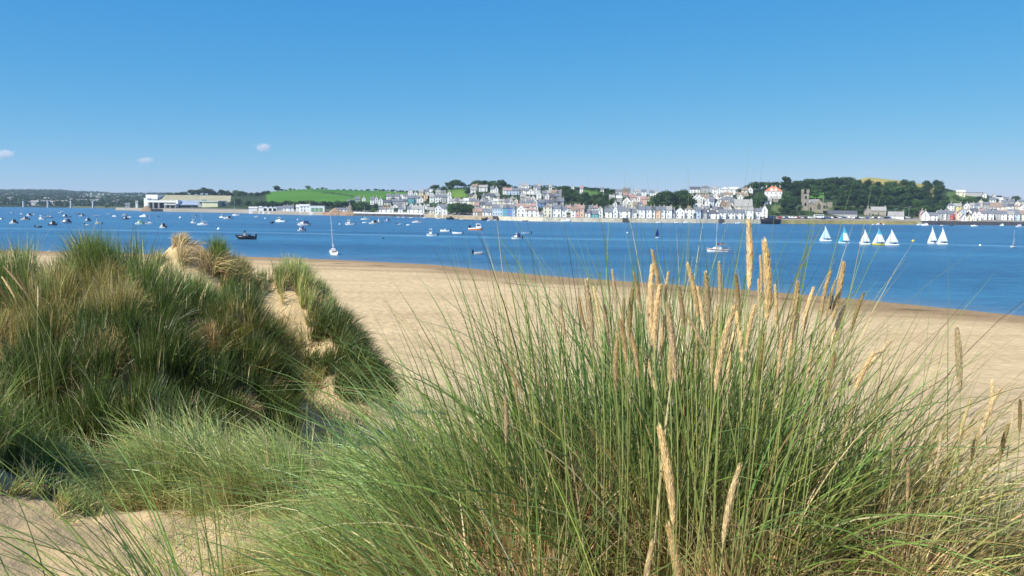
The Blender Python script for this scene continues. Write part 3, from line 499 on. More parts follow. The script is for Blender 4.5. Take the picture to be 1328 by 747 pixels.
row([(367,373,276.2,W_,'slate','ridge',dict(hw=3.6)),(373.3,380.5,276.2,W_,'slate','ridge',dict(hw=3.7))], 'white pair on the shore under the field', HG, s0=3)
row([(359.5,366.5,275.8,'grey','slate','ridge',dict(hw=2.6,wins=False,chim=0)),(384,389,275.0,W_,'pale','ridge',dict(hw=4.4)),(389.3,401.5,277.2,W_,'pale','ridge',dict(hw=5.6,rh=1.6)),(436.5,450,274.6,W_,'slate','ridge',dict(hw=2.4,rh=1.3,s0=14)),(450.5,456.5,277.4,'stone','stone','gable',dict(hw=5.8,rh=2.6)) if False else (450.5,456.5,277.0,'stone','grey','gable',dict(hw=5.4,rh=2.4,wins=False))], 'buildings on the shore under the field', HG, s0=3)
p, s = at_px(411, 277.4, 3); bs = house(p, 19*p.y/F, 'broad boat shed with pale blue-white roof and green doors under the field', 'boat shed', None, 'white', 'pale', 'flat', d=14, hw=5.4, wins=False, chim=0, name='boat_shed')
for k in range(3): MB().box((-3.6+3.6*k,-.06,1.9), (3.0,.2,3.6)).build('door', mat('green_doors', (.20,.33,.20), .6), bs)
# ------------------------------------------------------------------ walls and banks along the far shore
def wall_run(name, label, pts, thick, vt, m, cat, ztop=3.05):
    mb = MB(); L_ = []
    for u in pts: Y = interp(u, D0T); L_.append(((u-664)/F*Y, Y))
    n = len(L_); v = []
    for (x, y) in L_: v += [(x, y-thick, -1.5), (x, y-thick*.7, ztop), (x, y+.4, ztop), (x, y+.4, -1.5)]
    f = [(0,1,2,3), (4*(n-1)+3, 4*(n-1)+2, 4*(n-1)+1, 4*(n-1))]
    for i in range(n-1):
        for k in range(4): f.append((4*i+k, 4*i+4+k, 4*i+4+(k+1) % 4, 4*i+(k+1) % 4))
    return tag(mb.add(v, f).build(name, m), label, cat)
QW = mat('quay_stone', (.60,.53,.40), .9, .22, .35); WW = mat('cove_wall_white', (.72,.70,.64), .85, .1, .3); OL = mat('weedy_bank', (.28,.24,.09), .95, .35, .12); DW = mat('dark_sea_wall', (.085,.075,.075), .9, .3, .3)
wall_run('quay_wall', 'long pale stone quay wall below the white quay houses', np.arange(642, 1005, 6), 1.2, 0, QW, 'quay wall', 2.7)
wall_run('quay_wall', 'low brown stone wall between the cove and the blue terrace', np.arange(552, 643, 6), 1.4, 0, mat('brown_wall', (.40,.31,.19), .9, .25, .3), 'sea wall', 2.4)
cw = wall_run('sea_wall', 'white-topped sea wall round the cove under the cottages', np.arange(458, 553, 6), 1.0, 0, DW, 'sea wall', 2.0)
wr = wall_run('parapet', None, np.arange(458, 553, 6), .5, 0, WW, None, 3.3); wr.parent = cw
for v_ in wr.data.vertices: v_.co.z = max(v_.co.z, 2.2)
wall_run('weedy_bank', 'sloping ochre sea bank below the car park', np.arange(1008, 1192, 6), 8.0, 0, OL, 'sea bank', 2.6)
wall_run('sea_wall', 'dark sea wall under the village front row', np.arange(1190, 1420, 6), 1.4, 0, DW, 'sea wall', 3.0)
for i, u in enumerate((641, 808.5, 932, 1006)):
    Y = interp(u, D0T); tag(MB().box(((u-664)/F*Y, Y-3, .9), (3.4, 4, 4.2)).build('stone_slip', mat('slip_stone', (.07,.07,.07), .9, .3)), ['dark quay steps by the blue terrace', 'dark quay steps below the tall white gable', 'dark quay steps by the moored cruising yacht', 'dark quay corner at the end of the ochre bank'][i], 'quay steps')
# ------------------------------------------------------------------ church
CS = mat('church_stone', (.33,.29,.22), .9, .2, .5)
p, s = at_px(1052, 275.4, 12)
chx = tag(empty('church', p, -.1), 'grey stone church with pinnacled tower and large pointed window below the wood', 'church')
k = p.y/F
tw = MB().box((-7.0*k,4,23*k/2-1), (7.2*k,7.2*k,23*k+2)).build('tower', CS, chx)
for sx in (-1, 1):
    for sy in (-1, 1):
        MB().box((-7.0*k+sx*3.4*k,4+sy*3.4*k,12*k), (1.0*k,1.0*k,24*k)).prismz([(-7.0*k+sx*3.4*k-.5,4+sy*3.4*k-.5),(-7.0*k+sx*3.4*k+.5,4+sy*3.4*k-.5),(-7.0*k+sx*3.4*k+.5,4+sy*3.4*k+.5),(-7.0*k+sx*3.4*k-.5,4+sy*3.4*k+.5)], 24*k, 29*k).build('pinnacle', CS, tw)
for z in (8, 17): MB().prism([(-7.0*k-.7,z*k),(-7.0*k+.7,z*k),(-7.0*k+.7,z*k+1.8),(-7.0*k,z*k+2.8),(-7.0*k-.7,z*k+1.8)], 4-3.6*k-.25, 4-3.6*k+.1).build('window', BK, tw)
MB().prism([(-4*k,-2),(4*k,-2),(4*k,8*k),(0,11.5*k),(-4*k,8*k)], 2, 30).build('nave', CS, chx)
cn = MB().prism([(3.2*k,-2),(13.4*k,-2),(13.4*k,11*k),(8.3*k,16*k),(3.2*k,11*k)], -2, 28).build('chancel', CS, chx)
MB().prism([(3.0*k,10.8*k),(8.3*k,16.2*k),(8.3*k,16.7*k),(2.6*k,11*k)], -1.5, 28).prism([(8.3*k,16.2*k),(13.6*k,10.8*k),(14*k,11*k),(8.3*k,16.7*k)], -1.5, 28).build('roof', roofm('grey'), chx)
MB().prism([(6.2*k,4*k),(10.4*k,4*k),(10.4*k,9*k),(8.3*k,12.6*k),(6.2*k,9*k)], -2.2, -1.9).build('window', BK, cn)
for xx in (7.2, 8.3, 9.4): MB().box((xx*k,-2.3,7.4*k), (.25*k,.2,6.6*k)).build('mullion', CS, cn)
for xx in (3.2, 13.4): MB().box((xx*k,-2,8*k), (.7*k,.7*k,20*k)).build('pinnacle', CS, cn)
MB().prism([(-1*k,2*k),(1*k,2*k),(1*k,5*k),(0,6.4*k),(-1*k,5*k)], 1.7, 2.1).build('window', BK, chx)
for i, (u0, u1, v0, v1) in enumerate(((1066,1071,263,270),(1072,1079,262,270),(1064.5,1077,271,274))):
    p, s = at_px((u0+u1)/2, v1, 20); tag(MB().box((p.x, p.y, p.z+(v1-v0)*k/2-.5), ((u1-u0)*k, .8, (v1-v0)*k+1)).build('stone_wall', CS), ['narrow pale churchyard wall next to the church', 'broad pale churchyard wall in the ivy', 'low churchyard wall nearest the car park'][i], 'wall')
# ------------------------------------------------------------------ car park
p, s = at_px(1092, 281, 14); house(p, 36*p.y/F, 'long low dark slate-roofed shed along the car park', 'shed', None, 'grey', 'dark', 'ridge', d=9, hw=2.2, rh=2.4, wins=False, chim=0, name='long_shed')
p, s = at_px(1060.5, 283.4, 5)
cr = tag(empty('coach', p+Vector((0,-2,0)), -.08), 'long white coach parked on the quay in front of the church', 'coach')
cb = MB().box((0,0,1.75), (7.2,2.4,2.5)).build('body', mat('white_paint', (.8,.8,.8), .35, .03), cr)
for x in (-2.6, -1.3, 0, 1.3, 2.6): MB().box((x,-1.21,2.2), (1.15,.06,.8)).build('window', GLASS, cr)
for x in (-2.3, 2.3): MB().tube([(x,-1.25,.5),(x,-1.0,.5)], .5, 12).build('wheel', mat('tyre', (.02,.02,.02), .9), cr)
CARC = {'white': (.8,.8,.8), 'black': (.02,.02,.022), 'silver': (.5,.51,.52), 'red': (.45,.03,.03), 'blue': (.05,.12,.35)}
def car(col):
    r = empty('parked_car', (0,0,0)); m = mat('car_paint_'+col, CARC[col], .3, .03, spec=.5)
    MB().prism([(-2.1,.35),(2.1,.35),(2.15,.8),(1.5,.95),(-2.0,.98),(-2.15,.75)], -.85, .85).build('body', m, r)
    MB().prism([(-1.7,.96),(1.1,.96),(.5,1.42),(-1.2,1.45)], -.72, .72).build('cabin', m, r)
    MB().prism([(-1.5,1.0),(.95,1.0),(.45,1.36),(-1.1,1.38)], -.74, .74).build('window', GLASS, r)
    for x in (-1.35, 1.35):
        for y in (-.82, .82): MB().tube([(x,y-.1,.33),(x,y+.1,.33)], .33, 10).build('wheel', mat('tyre', (.02,.02,.02), .9), r)
    return r
cars = {c: None for c in CARC}; nc = 0; lst = []
for u in [1011,1015.5,1019,1023,1026.5,1031,1034.5,1038.5,1044,1048,1051.5,1070,1074,1078.5,1083,1088,1094,1100,1106,1111.5,1117,1124,1131,1135,1139,1143.5,1149,1152.5,1173,1177,1181.5]:
    lst.append((u, random.choice(['white','white','silver','black','black','red','blue','silver'])))
cnt = {}
for u, c_ in lst:
    cnt[c_] = cnt.get(c_, 0)+1
    p, s = at_px(u, random.uniform(283.2, 284.2) if u != 1143 else 284, 6)
    if cars[c_] is None: cars[c_] = o = car(c_)
    else: o = copy_tree(cars[c_])
    o.location = p; o.rotation_euler = (0, 0, random.choice([1.4, 1.6, 0, .1, 1.5])); o.scale = (1, 1, 1)
    tag(o, f"{c_} car parked on the sea front, {ordn(cnt[c_])} {c_} one from the church end", 'car', 'cars parked along the sea front')
# lamp posts
LAMPM = mat('lamp_metal', (.35,.36,.36), .5)
def lamp():
    r = empty('street_lamp', (0,0,0)); MB().tube([(0,0,0),(0,0,8)], [.14,.08], 8).build('pole', LAMPM, r); MB().tube([(0,0,8),(.5,-.2,8.3),(1.3,-.5,8.3)], .06).build('arm', LAMPM, r); MB().box((1.5,-.6,8.25), (.7,.3,.18)).build('lamp_head', mat('lamp_head', (.6,.6,.6), .4), r); return r
lp = None
for i, (u, vb) in enumerate(((1033,280),(1160,284),(1172,282.5),(1178.5,281),(756,283.5),(866,284),(985,284.5),(962,284.5),(903,284.4))):
    p, s = at_px(u, vb, 4); o = lp = lamp() if lp is None else copy_tree(lp); o.location = p
    tag(o, ['street lamp behind the cars before the church','tall street lamp at the corner of the grey-roofed boathouse','second street lamp past the boathouse','third street lamp past the boathouse','street lamp in front of the peach quay house','street lamp before the long white quay terrace','street lamp by the pale blue quay house','street lamp on the quay before the big grey-roofed building','street lamp beside the three-storey white quay house'][i], 'street lamp', 'street lamps along the far shore')
# ------------------------------------------------------------------ trees
def crown_mesh(seed, n=1100, pine=False):
    R = np.random.default_rng(seed); L_ = 12; lobes = []
    for i in range(L_):
        a = R.uniform(0, 2*np.pi); r = R.uniform(.05, .30); z = R.uniform(.30, .80); s_ = R.uniform(.14, .24)*(1.15 if z < .65 else .9)
        if pine: r *= 1.0; z = R.uniform(.62, .92); s_ = R.uniform(.1, .17)
        lobes.append((r*math.cos(a), r*math.sin(a), z, s_))
    lobes.append((0, 0, .62 if not pine else .8, .28 if not pine else .16))
    w = np.array([l[3]**2 for l in lobes]); idx = R.choice(len(lobes), n, p=w/w.sum()); lb = np.array(lobes)[idx]
    d = R.normal(size=(n, 3)); d /= np.linalg.norm(d, axis=1)[:, None]; rad = lb[:, 3]*R.uniform(.72, 1.12, n)
    c0 = lb[:, :3]+d*rad[:, None]*[1, 1, .82]
    nrm = d+.30*R.normal(size=(n, 3)); nrm /= np.linalg.norm(nrm, axis=1)[:, None]
    t = np.cross(nrm, R.normal(size=(n, 3))); t /= np.linalg.norm(t, axis=1)[:, None]; b = np.cross(nrm, t); s_ = R.uniform(.026, .055, n)[:, None]
    V = np.stack([c0+t*s_, c0+b*s_*.8, c0-t*s_, c0-b*s_*.8], 1).reshape(-1, 3)
    me = npmesh('crown', V, np.arange(4*n).reshape(-1, 4)); return me
LEAFS = [leafmat('leaf_dark', (.028,.060,.016), (.060,.110,.028)), leafmat('leaf_mid', (.050,.105,.022), (.09,.165,.036)), leafmat('leaf_light', (.055,.10,.022), (.09,.15,.035))]
BARK = mat('bark', (.10,.075,.055), .95, .3, 3)
CROWNS = []
for k_ in range(3):
    L_ = []
    for q in range(6 if k_ == 0 else 4): me = crown_mesh(40+10*k_+q); me.materials.append(LEAFS[k_]); L_.append(me)
    CROWNS.append(L_)
PINE = crown_mesh(99, 700, True); PINE.materials.append(LEAFS[0])
tb = MB().tube([(0,0,-.08),(.01,0,.2),(0,.01,.45),(.02,0,.62)], [.035,.026,.02,.008], 7)
for a in range(4): tb.tube([(0,0,.3+.05*a),(.12*math.cos(a*1.7),.12*math.sin(a*1.7),.5),(.2*math.cos(a*1.7),.2*math.sin(a*1.7),.62)], [.014,.01,.004], 5)
TRUNK = tb.mesh('trunk', BARK)
TR = random.Random(5)
TREES = []
def tree(p, H, label, group, **k): TREES.append((p, H, label, group, k))
def plant_tree(p, H, label, group, tone=0, wide=1.0, cat='tree', pine=False, name='tree'):
    r = empty(name, p, TR.uniform(0, 6.28)); r.scale = (H*wide, H*wide, H); tag(r, label, cat, group)
    link('crown', PINE if pine else TR.choice(CROWNS[tone]), None, r); link('trunk', TRUNK, None, r); return r
def tree_top(u, vt, s, **kw):
    Y = interp(u, D0T)+s; p = P(u, vt, Y); ub = u_of(p.x, p.y); z = float(far_z(ub, s)); H = max(2.5, (p.z-z)/.97); return tree(Vector((p.x, p.y, z)), H, **kw)
def tree_at(u, vb, hpx, **kw):
    p, s = solve(u, vb, 8); return tree(p, hpx*p.y/F, **kw)
def clump(pts, phrase, group, s=120, tones=(0,0,1), wide=1.0, mode='top'):
    pts = sorted(pts); n = len(pts)
    for i, q in enumerate(pts):
        t = TR.choice(tones); lab = '@'+phrase
        if mode == 'top': tree_top(q[0], q[1], s+TR.uniform(-15, 15) if len(q) < 3 else q[2], label=lab, group=group, tone=t, wide=wide*TR.uniform(.9, 1.15))
        else: tree_at(q[0], q[1], q[2], label=lab, group=group, tone=t, wide=wide*TR.uniform(.95, 1.2))
# wood behind the shipyard
clump([(213,252.5),(218,251),(223,250.5),(229,248),(235,247.3),(241,247),(247,245.5),(253,245.3),(258,245),(264,242.6),(270,244),(276,246),(281,247.5),(287,245),(293,246),(299,247.8),(305,246),(312,247),(319,247.5),(326,248.3),(334,247),(341,246),(347,245.5)]+[(221+i*7.3, 249.5-.02*i) for i in range(17)], 'skyline wood behind the shipyard', 'trees of the wood behind the shipyard', s=240, wide=1.35)
clump([(296+i*5.2+TR.uniform(-1.5,1.5), TR.uniform(255,264.5)) for i in range(10)]+[(300+i*5+TR.uniform(-1.5,1.5), TR.uniform(262,267)) for i in range(10)], 'wooded slope past the shipyard', 'trees on the slope past the shipyard', s=60, tones=(0,0,1,1), wide=1.3)
clump([(188+i*6.2, 262.5+TR.uniform(-1,1)) for i in range(0)]+[(171,262),(182,259.5)], 'low spit before the shipyard', 'trees on the low spit', s=40)
clump([(359.5,240.3),(365,244),(371,245),(377,242.5),(382,243.6),(388,246),(394,244.5),(399.5,239.4),(405,244),(412,242.8),(418,241.6),(423,242.8),(430,245.6)], 'tree line along the top of the green field', 'trees along the top of the green field', s=318, wide=1.5)
clump([(438,245.7),(446,245.8),(455,245),(462,245.3),(469,246),(477,244.2),(483,246.5),(487.5,243.8),(493,245),(497,244.2),(503,246.6),(509,244.6),(515,246.8),(521,245.4),(528,246.5),(534,246),(541,246.4),(547,245.6),(553,244.5)], 'thin skyline hedge over the field', 'small trees of the skyline hedge over the field', s=318, wide=2.4)
clump([(341+i*6.1, 270.5+TR.uniform(-.6,.6)-(.5 if i > 12 else 0), TR.uniform(8,12)) for i in range(20)], 'belt along the foot of the green field', 'trees along the foot of the green field', mode='at', wide=1.25)
clump([(459,277.5,13),(464,278,15),(469,278,16),(474,277.5,13),(466,272,10),(487,272,8),(493,275,8),(500,272,7),(478,275,8),(506,273,6),(484,277,8)], 'dark clump beside the cove', 'trees of the dark clump beside the cove', mode='at', wide=1.25, tones=(0,0,1))
clump([(561,239.5),(556,243),(566,239),(571,242.5),(576,241),(581,236),(587,232.2),(593,232.6),(599,236),(604,238.6),(609,237.5),(614,235.8),(619,232.2),(624,234),(629,233.5),(634,235),(639,233.8),(644,234.5),(649.5,231.6),(654,234),(659,237),(664,240.5),(669,243)], 'crest of the hilltop wood over the town', 'trees of the hilltop wood over the town', s=268, wide=1.3)
clump([(565,254,9),(572,253,9),(577,250,9),(583,248.5,9),(609,249,8),(606,253,8),(614,255,7),(620,243.5,8),(626,244.5,7),(634,246.5,8),(648,246.5,8),(655,247,7),(660,247.5,7),(668,247.5,8),(612,258,6)], 'lower edge of the hilltop wood', 'trees at the lower edge of the hilltop wood', mode='at', wide=1.3, tones=(0,0,1))
clump([(586,279.6,14),(592,280,16),(598,280,17),(604,280,16),(610,280,13),(589,275,12),(596,274,12),(603,273.5,11)], 'great dark clump on the town shore', 'trees of the great dark clump on the town shore', mode='at', wide=1.25)
clump([(676+i*5, 241.6-.9*math.exp(-((i-9)/6)**2)+.0008*max(0,i*5-70)**2+TR.uniform(-.5,.5)) for i in range(25)], 'long hedge on the skyline', 'trees of the long skyline hedge', s=300, wide=2.4)
clump([(TR.uniform(722,745), TR.uniform(250,257), TR.uniform(8,12)) for i in range(12)]+[(TR.uniform(735,796), TR.uniform(257,269), TR.uniform(7,11)) for i in range(40)], 'dark wood in the middle of town', 'trees of the dark wood in the middle of town', mode='at', wide=1.2, tones=(0,0,0,1))
clump([(860,245.8,120),(856,249,120),(865,246.5,120),(853,254,110),(868,252,110),(884,244.6,120),(888,246,110),(892,250,100),(878,249,130),(873,250,140),(895,255,80),(881,251,120)], 'skyline clump above the quay terrace', 'trees of the skyline clump above the quay terrace', wide=1.15, tones=(0,))
clump([(TR.uniform(836,896), TR.uniform(265,275.5), TR.uniform(6,9)) for i in range(30)]+[(890,266,9),(886,262,9),(894,268,8)], 'green gardens behind the quay terrace', 'garden trees behind the quay terrace', mode='at', wide=1.3, tones=(0,1,1,2))
clump([(TR.uniform(963,990), TR.uniform(259,274), TR.uniform(7,11)) for i in range(13)], 'wood edge beside the orange-roofed mansion', 'trees beside the mansion', mode='at', wide=1.25, tones=(0,0,1))
# big wood over the church
sk = [(960,243),(966,241),(972,238),(978,235.5),(984,234.2),(990,235),(996,234.5),(1002,235.2),(1008,235),(1014,234),(1026,236),(1032,234),(1038,234.8),(1044,233),(1050,230.6),(1056,231),(1062,230.2),(1068,231.5),(1074,229.5),(1080,228.8),(1086,228.6),(1092,229),(1098,228.4),(1104,229.5),(1109,232.8,150),(1116,239,150),(1123,241,150)]
clump(sk, 'crest of the big wood', 'trees along the crest of the big wood', s=205, wide=1.2, tones=(0,0,0,1))
tree_top(1021, 229.3, 190, label='tall flat-topped pine standing above the big wood by the mansion', group=None, tone=0, pine=True, name='pine_tree', cat='pine tree', wide=1.2)
clump([(1134,241.5),(1140,241.5),(1146,240.8),(1152,239.8),(1158,239.4),(1164,239.8),(1170,241),(1176,239.5),(1182,240),(1188,241),(1194,243.5),(1200,245)], 'dark tree tops against the golden field', 'trees below the golden field', s=140, wide=1.25, tones=(0,0,1))
clump([(1204,241.5),(1209,239.8),(1214,240),(1219,241),(1224,242.4),(1229,244.5),(1234,246.5)], 'dark knot at the end of the golden field', 'trees at the end of the golden field', s=250, wide=1.2, tones=(0,))
pts = []
for vb in (247, 253, 259, 265, 271):
    for i in range(19):
        u = 984+i*12.6+TR.uniform(-4,4)+(6 if vb in (253,265) else 0)
        if 1013 > u > 990 and vb > 250: continue
        if vb > 262 and 1036 < u < 1084: continue
        if vb < 263 and 984 < u < 1016: continue
        pts.append((u, vb+TR.uniform(-1.5,1.5), TR.uniform(13,17)))
pts = sorted(pts)
for q in pts: tree_at(q[0], q[1], q[2], label='dark green broadleaf tree in the crowded slope of the big wood over the church', group='trees on the crowded slope of the big wood', tone=TR.choice((0,0,0,1)), wide=TR.uniform(1.05,1.3))
clump([(TR.uniform(1160,1222), TR.uniform(272,281), TR.uniform(8,13)) for i in range(20)], 'lower edge of the big wood near the boathouse', 'trees at the lower edge of the big wood', mode='at', wide=1.2, tones=(0,1,1,2))
clump([(1084,276,9),(1092,277,10),(1099,276,9),(1106,277,9),(1113,277,8),(1078,277,7),(1040,279,8),(1030,279.5,8),(1022,279,9),(1014,278,9),(1035,275,9),(1026,273,10),(1017,271,10),(1070,277.5,5),(1008,280,5),(1003,279,7),(1067,272,7),(1118,276,8)], 'pale bushy edge behind the car park', 'bushy trees behind the car park', mode='at', wide=1.35, tones=(1,1,2,0))
clump([(TR.uniform(1222,1330), TR.uniform(258,269), TR.uniform(6,9)) for i in range(34)], 'green slope above the village', 'trees on the green slope above the village', mode='at', wide=1.35, tones=(0,1,1,2))
clump([(TR.uniform(1252,1330), 0, 0) for i in range(0)]+[(1281+i*4.6, 255.6+i*1.0+TR.uniform(-.5,.5)) for i in range(10)], 'thin crest above the village', 'trees of the thin crest above the village', s=255, wide=1.4)
def garden(n, u0, u1, v0, v1, phrase, group): clump([(TR.uniform(u0,u1), TR.uniform(v0,v1), TR.uniform(3.5,6.5)) for i in range(n)], phrase, group, mode='at', wide=1.4, tones=(0,0,1,1))
garden(16, 498, 583, 257, 276, 'gardens of the cove terraces', 'garden trees of the cove terraces')
garden(16, 605, 700, 255, 275, 'gardens of the cream terrace', 'garden trees of the cream terrace')
garden(14, 696, 760, 258, 277, 'gardens above the cream inn', 'garden trees above the cream inn')
garden(12, 785, 850, 255, 276, 'gardens of the old town', 'garden trees of the old town')
garden(16, 900, 978, 254, 280, 'gardens of the steep streets', 'garden trees of the steep streets')
garden(16, 1228, 1330, 268, 283, 'gardens of the village', 'garden trees of the village')
# the 290 that show largest stand as things, the small rest is one mass of greenery
TREES.sort(key=lambda q: -q[1]/q[0].y*(3 if q[2][0] != '@' and 'pine' in q[2] else 1)); KEEP = TREES[:298]; REST = TREES[298:]
KEEP.sort(key=lambda q: q[0].x/q[0].y); cntp = {}
for p, H, lab, gr, k in KEEP:
    if lab[0] == '@':
        cntp[lab] = cntp.get(lab, 0)+1; lab = f"{['dark green', 'green', 'pale green'][k['tone']]} tree, {ordn(cntp[lab])} from shipyard end, {lab[1:]}"
    plant_tree(p, H, lab, gr, **k)
cache = {}
for t_ in (0, 1):
    VV = []
    for p, H, lab, gr, k in REST:
        if (k['tone'] > 0) != (t_ == 1): continue
        me = CROWNS[k['tone']][len(VV) % 4]
        if me.name not in cache: a_ = np.empty(len(me.vertices)*3, np.float32); me.vertices.foreach_get('co', a_); cache[me.name] = a_.reshape(-1, 3)[:2400]
        a_ = cache[me.name]; h_ = TR.uniform(0, 6.28); c_, s_ = math.cos(h_), math.sin(h_); wd = k.get('wide', 1)
        VV.append(np.stack([(a_[:, 0]*c_-a_[:, 1]*s_)*H*wd, (a_[:, 0]*s_+a_[:, 1]*c_)*H*wd, (a_[:, 2]-.12)*H], -1)+np.array(p))
    if VV: VV = np.concatenate(VV); tag(link('garden_shrubbery', npmesh('garden_shrubbery', VV, np.arange(len(VV)).reshape(-1, 4)), LEAFS[t_]), ['small dark trees and bushes between the houses', 'small green trees and bushes between the houses'][t_], 'shrubbery', None, 'stuff')
# ------------------------------------------------------------------ far up the river: bridge, town, woods
br = tag(empty('river_bridge', (-880, 1420, 0)), 'pale bridge piers standing in the water far up the river', 'bridge')
PIER = mat('bridge_concrete', (.62,.58,.52), .8)
for u in (30.5, 62, 92, 120.5):
    a = P(u, 263, 1245); part('pier', MB().prismz([(a.x-.6,1243),(a.x+.6,1243),(a.x+.5,1247),(a.x-.5,1247)], -1, P(u, 260.6, 1245).z), PIER, br)
HR = random.Random(3); hs_ = []
for u, v in [(2,260),(11,260.5),(14,260),(19,256),(24,257),(36,255),(40,254.8),(46,257),(52,256.8),(57,256),(60,255),(64,256),(72,258),(84,253),(86,258),(90,252),(97,251.5),(100,252.2),(104,251),(110,254),(113,254.5),(118,253),(123,252),(128,253),(134,253),(141,254.5),(145,254.6),(149,255),(153,256),(157,254.5),(165,256),(181,255)]: hs_.append((u, v))
for i in range(46): hs_.append((HR.uniform(-2, 175), HR.uniform(257, 265)))
for i in range(22): hs_.append((36+i*2.6, 266.2+HR.uniform(-.4,.3)))
def far2_hit(u, v):
    for s in np.arange(30, 2400, 15.0):
        p = P(u, v, 1260+s); ub = u_of(p.x, p.y)
        if far2_z(ub, s) >= p.z: return Vector((p.x, p.y, float(far2_z(ub, s)))), s
    return None, None
hs_.sort(); hn = 0
FW = [MB().box((0,3,1.2), (6,6,5.6)).mesh('wall', wallm('white')), MB().box((0,3,1.2), (9,6,5.2)).mesh('wall', wallm('cream'))]
FR = [MB().add([(-3.3,-.3,4),(3.3,-.3,4),(3.3,6.3,4),(-3.3,6.3,4),(-3.3,3,6),(3.3,3,6)], [(3,2,1,0),(0,1,5,4),(2,3,4,5),(1,2,5),(3,0,4)]).mesh('roof', roofm('grey')),
      MB().add([(-4.8,-.3,3.8),(4.8,-.3,3.8),(4.8,6.3,3.8),(-4.8,6.3,3.8),(-4.8,3,5.8),(4.8,3,5.8)], [(3,2,1,0),(0,1,5,4),(2,3,4,5),(1,2,5),(3,0,4)]).mesh('roof', roofm('slate'))]
for u, v in hs_:
    p, s = far2_hit(u, v)
    if p is None: continue
    hn += 1; k_ = HR.choice((0,0,1)); r = empty('distant_house', p, HR.uniform(-.5,.5)); sc_ = HR.uniform(1.0,1.5); r.scale = (sc_,)*3
    tag(r, f"tiny {'white' if k_ == 0 else 'cream'} house of the hazy riverside town, {ordn(min(hn,99)) if hn < 70 else 'last'} from the upstream end" if hn < 70 else f"tiny {'white' if k_ == 0 else 'cream'} house, {ordn(hn-69)} along the spit end of the hazy riverside town", 'house', 'distant houses of the hazy riverside town')
    link('wall', FW[k_], None, r); link('roof', FR[k_], None, r)
# far woods as one mass that nobody could count
n = 5200; Uf = RNG.uniform(-40, 225, n); Sf = RNG.uniform(8, 2300, n); keep = (fbm(Uf*.06, Sf*.004, 3, 17) > -.03) | (Sf < 350) & (RNG.uniform(size=n) < .5); Uf = Uf[keep]; Sf = Sf[keep]
n = len(Uf); Yf = 1260+Sf; Xf = (Uf-664)/F*Yf; Zf = far2_z(Uf, Sf)+np.clip(Sf/300, 0, 1)*7*fbm(Xf*.004, Yf*.004, 3, 2); VV = []; 
m_ = 14
cc = np.stack([Xf, Yf, Zf], -1)[:, None, :]+RNG.normal(size=(n, m_, 3))*[3.5, 3.5, 2.0]+[0, 0, 3.5]
nr = RNG.normal(size=(n, m_, 3)); nr /= np.linalg.norm(nr, axis=-1)[..., None]; t1 = np.cross(nr, RNG.normal(size=(n, m_, 3))); t1 /= np.linalg.norm(t1, axis=-1)[..., None]; t2 = np.cross(nr, t1); s1_ = 2.2
Vf = np.stack([cc+t1*s1_, cc+t2*s1_, cc-t1*s1_, cc-t2*s1_], 2).reshape(-1, 3)
fw = link('distant_woods', npmesh('distant_woods', Vf, np.arange(len(Vf)).reshape(-1, 4)), LEAFS[0]); tag(fw, 'hazy woods and hedges on the far hills', 'woods', None, 'stuff')
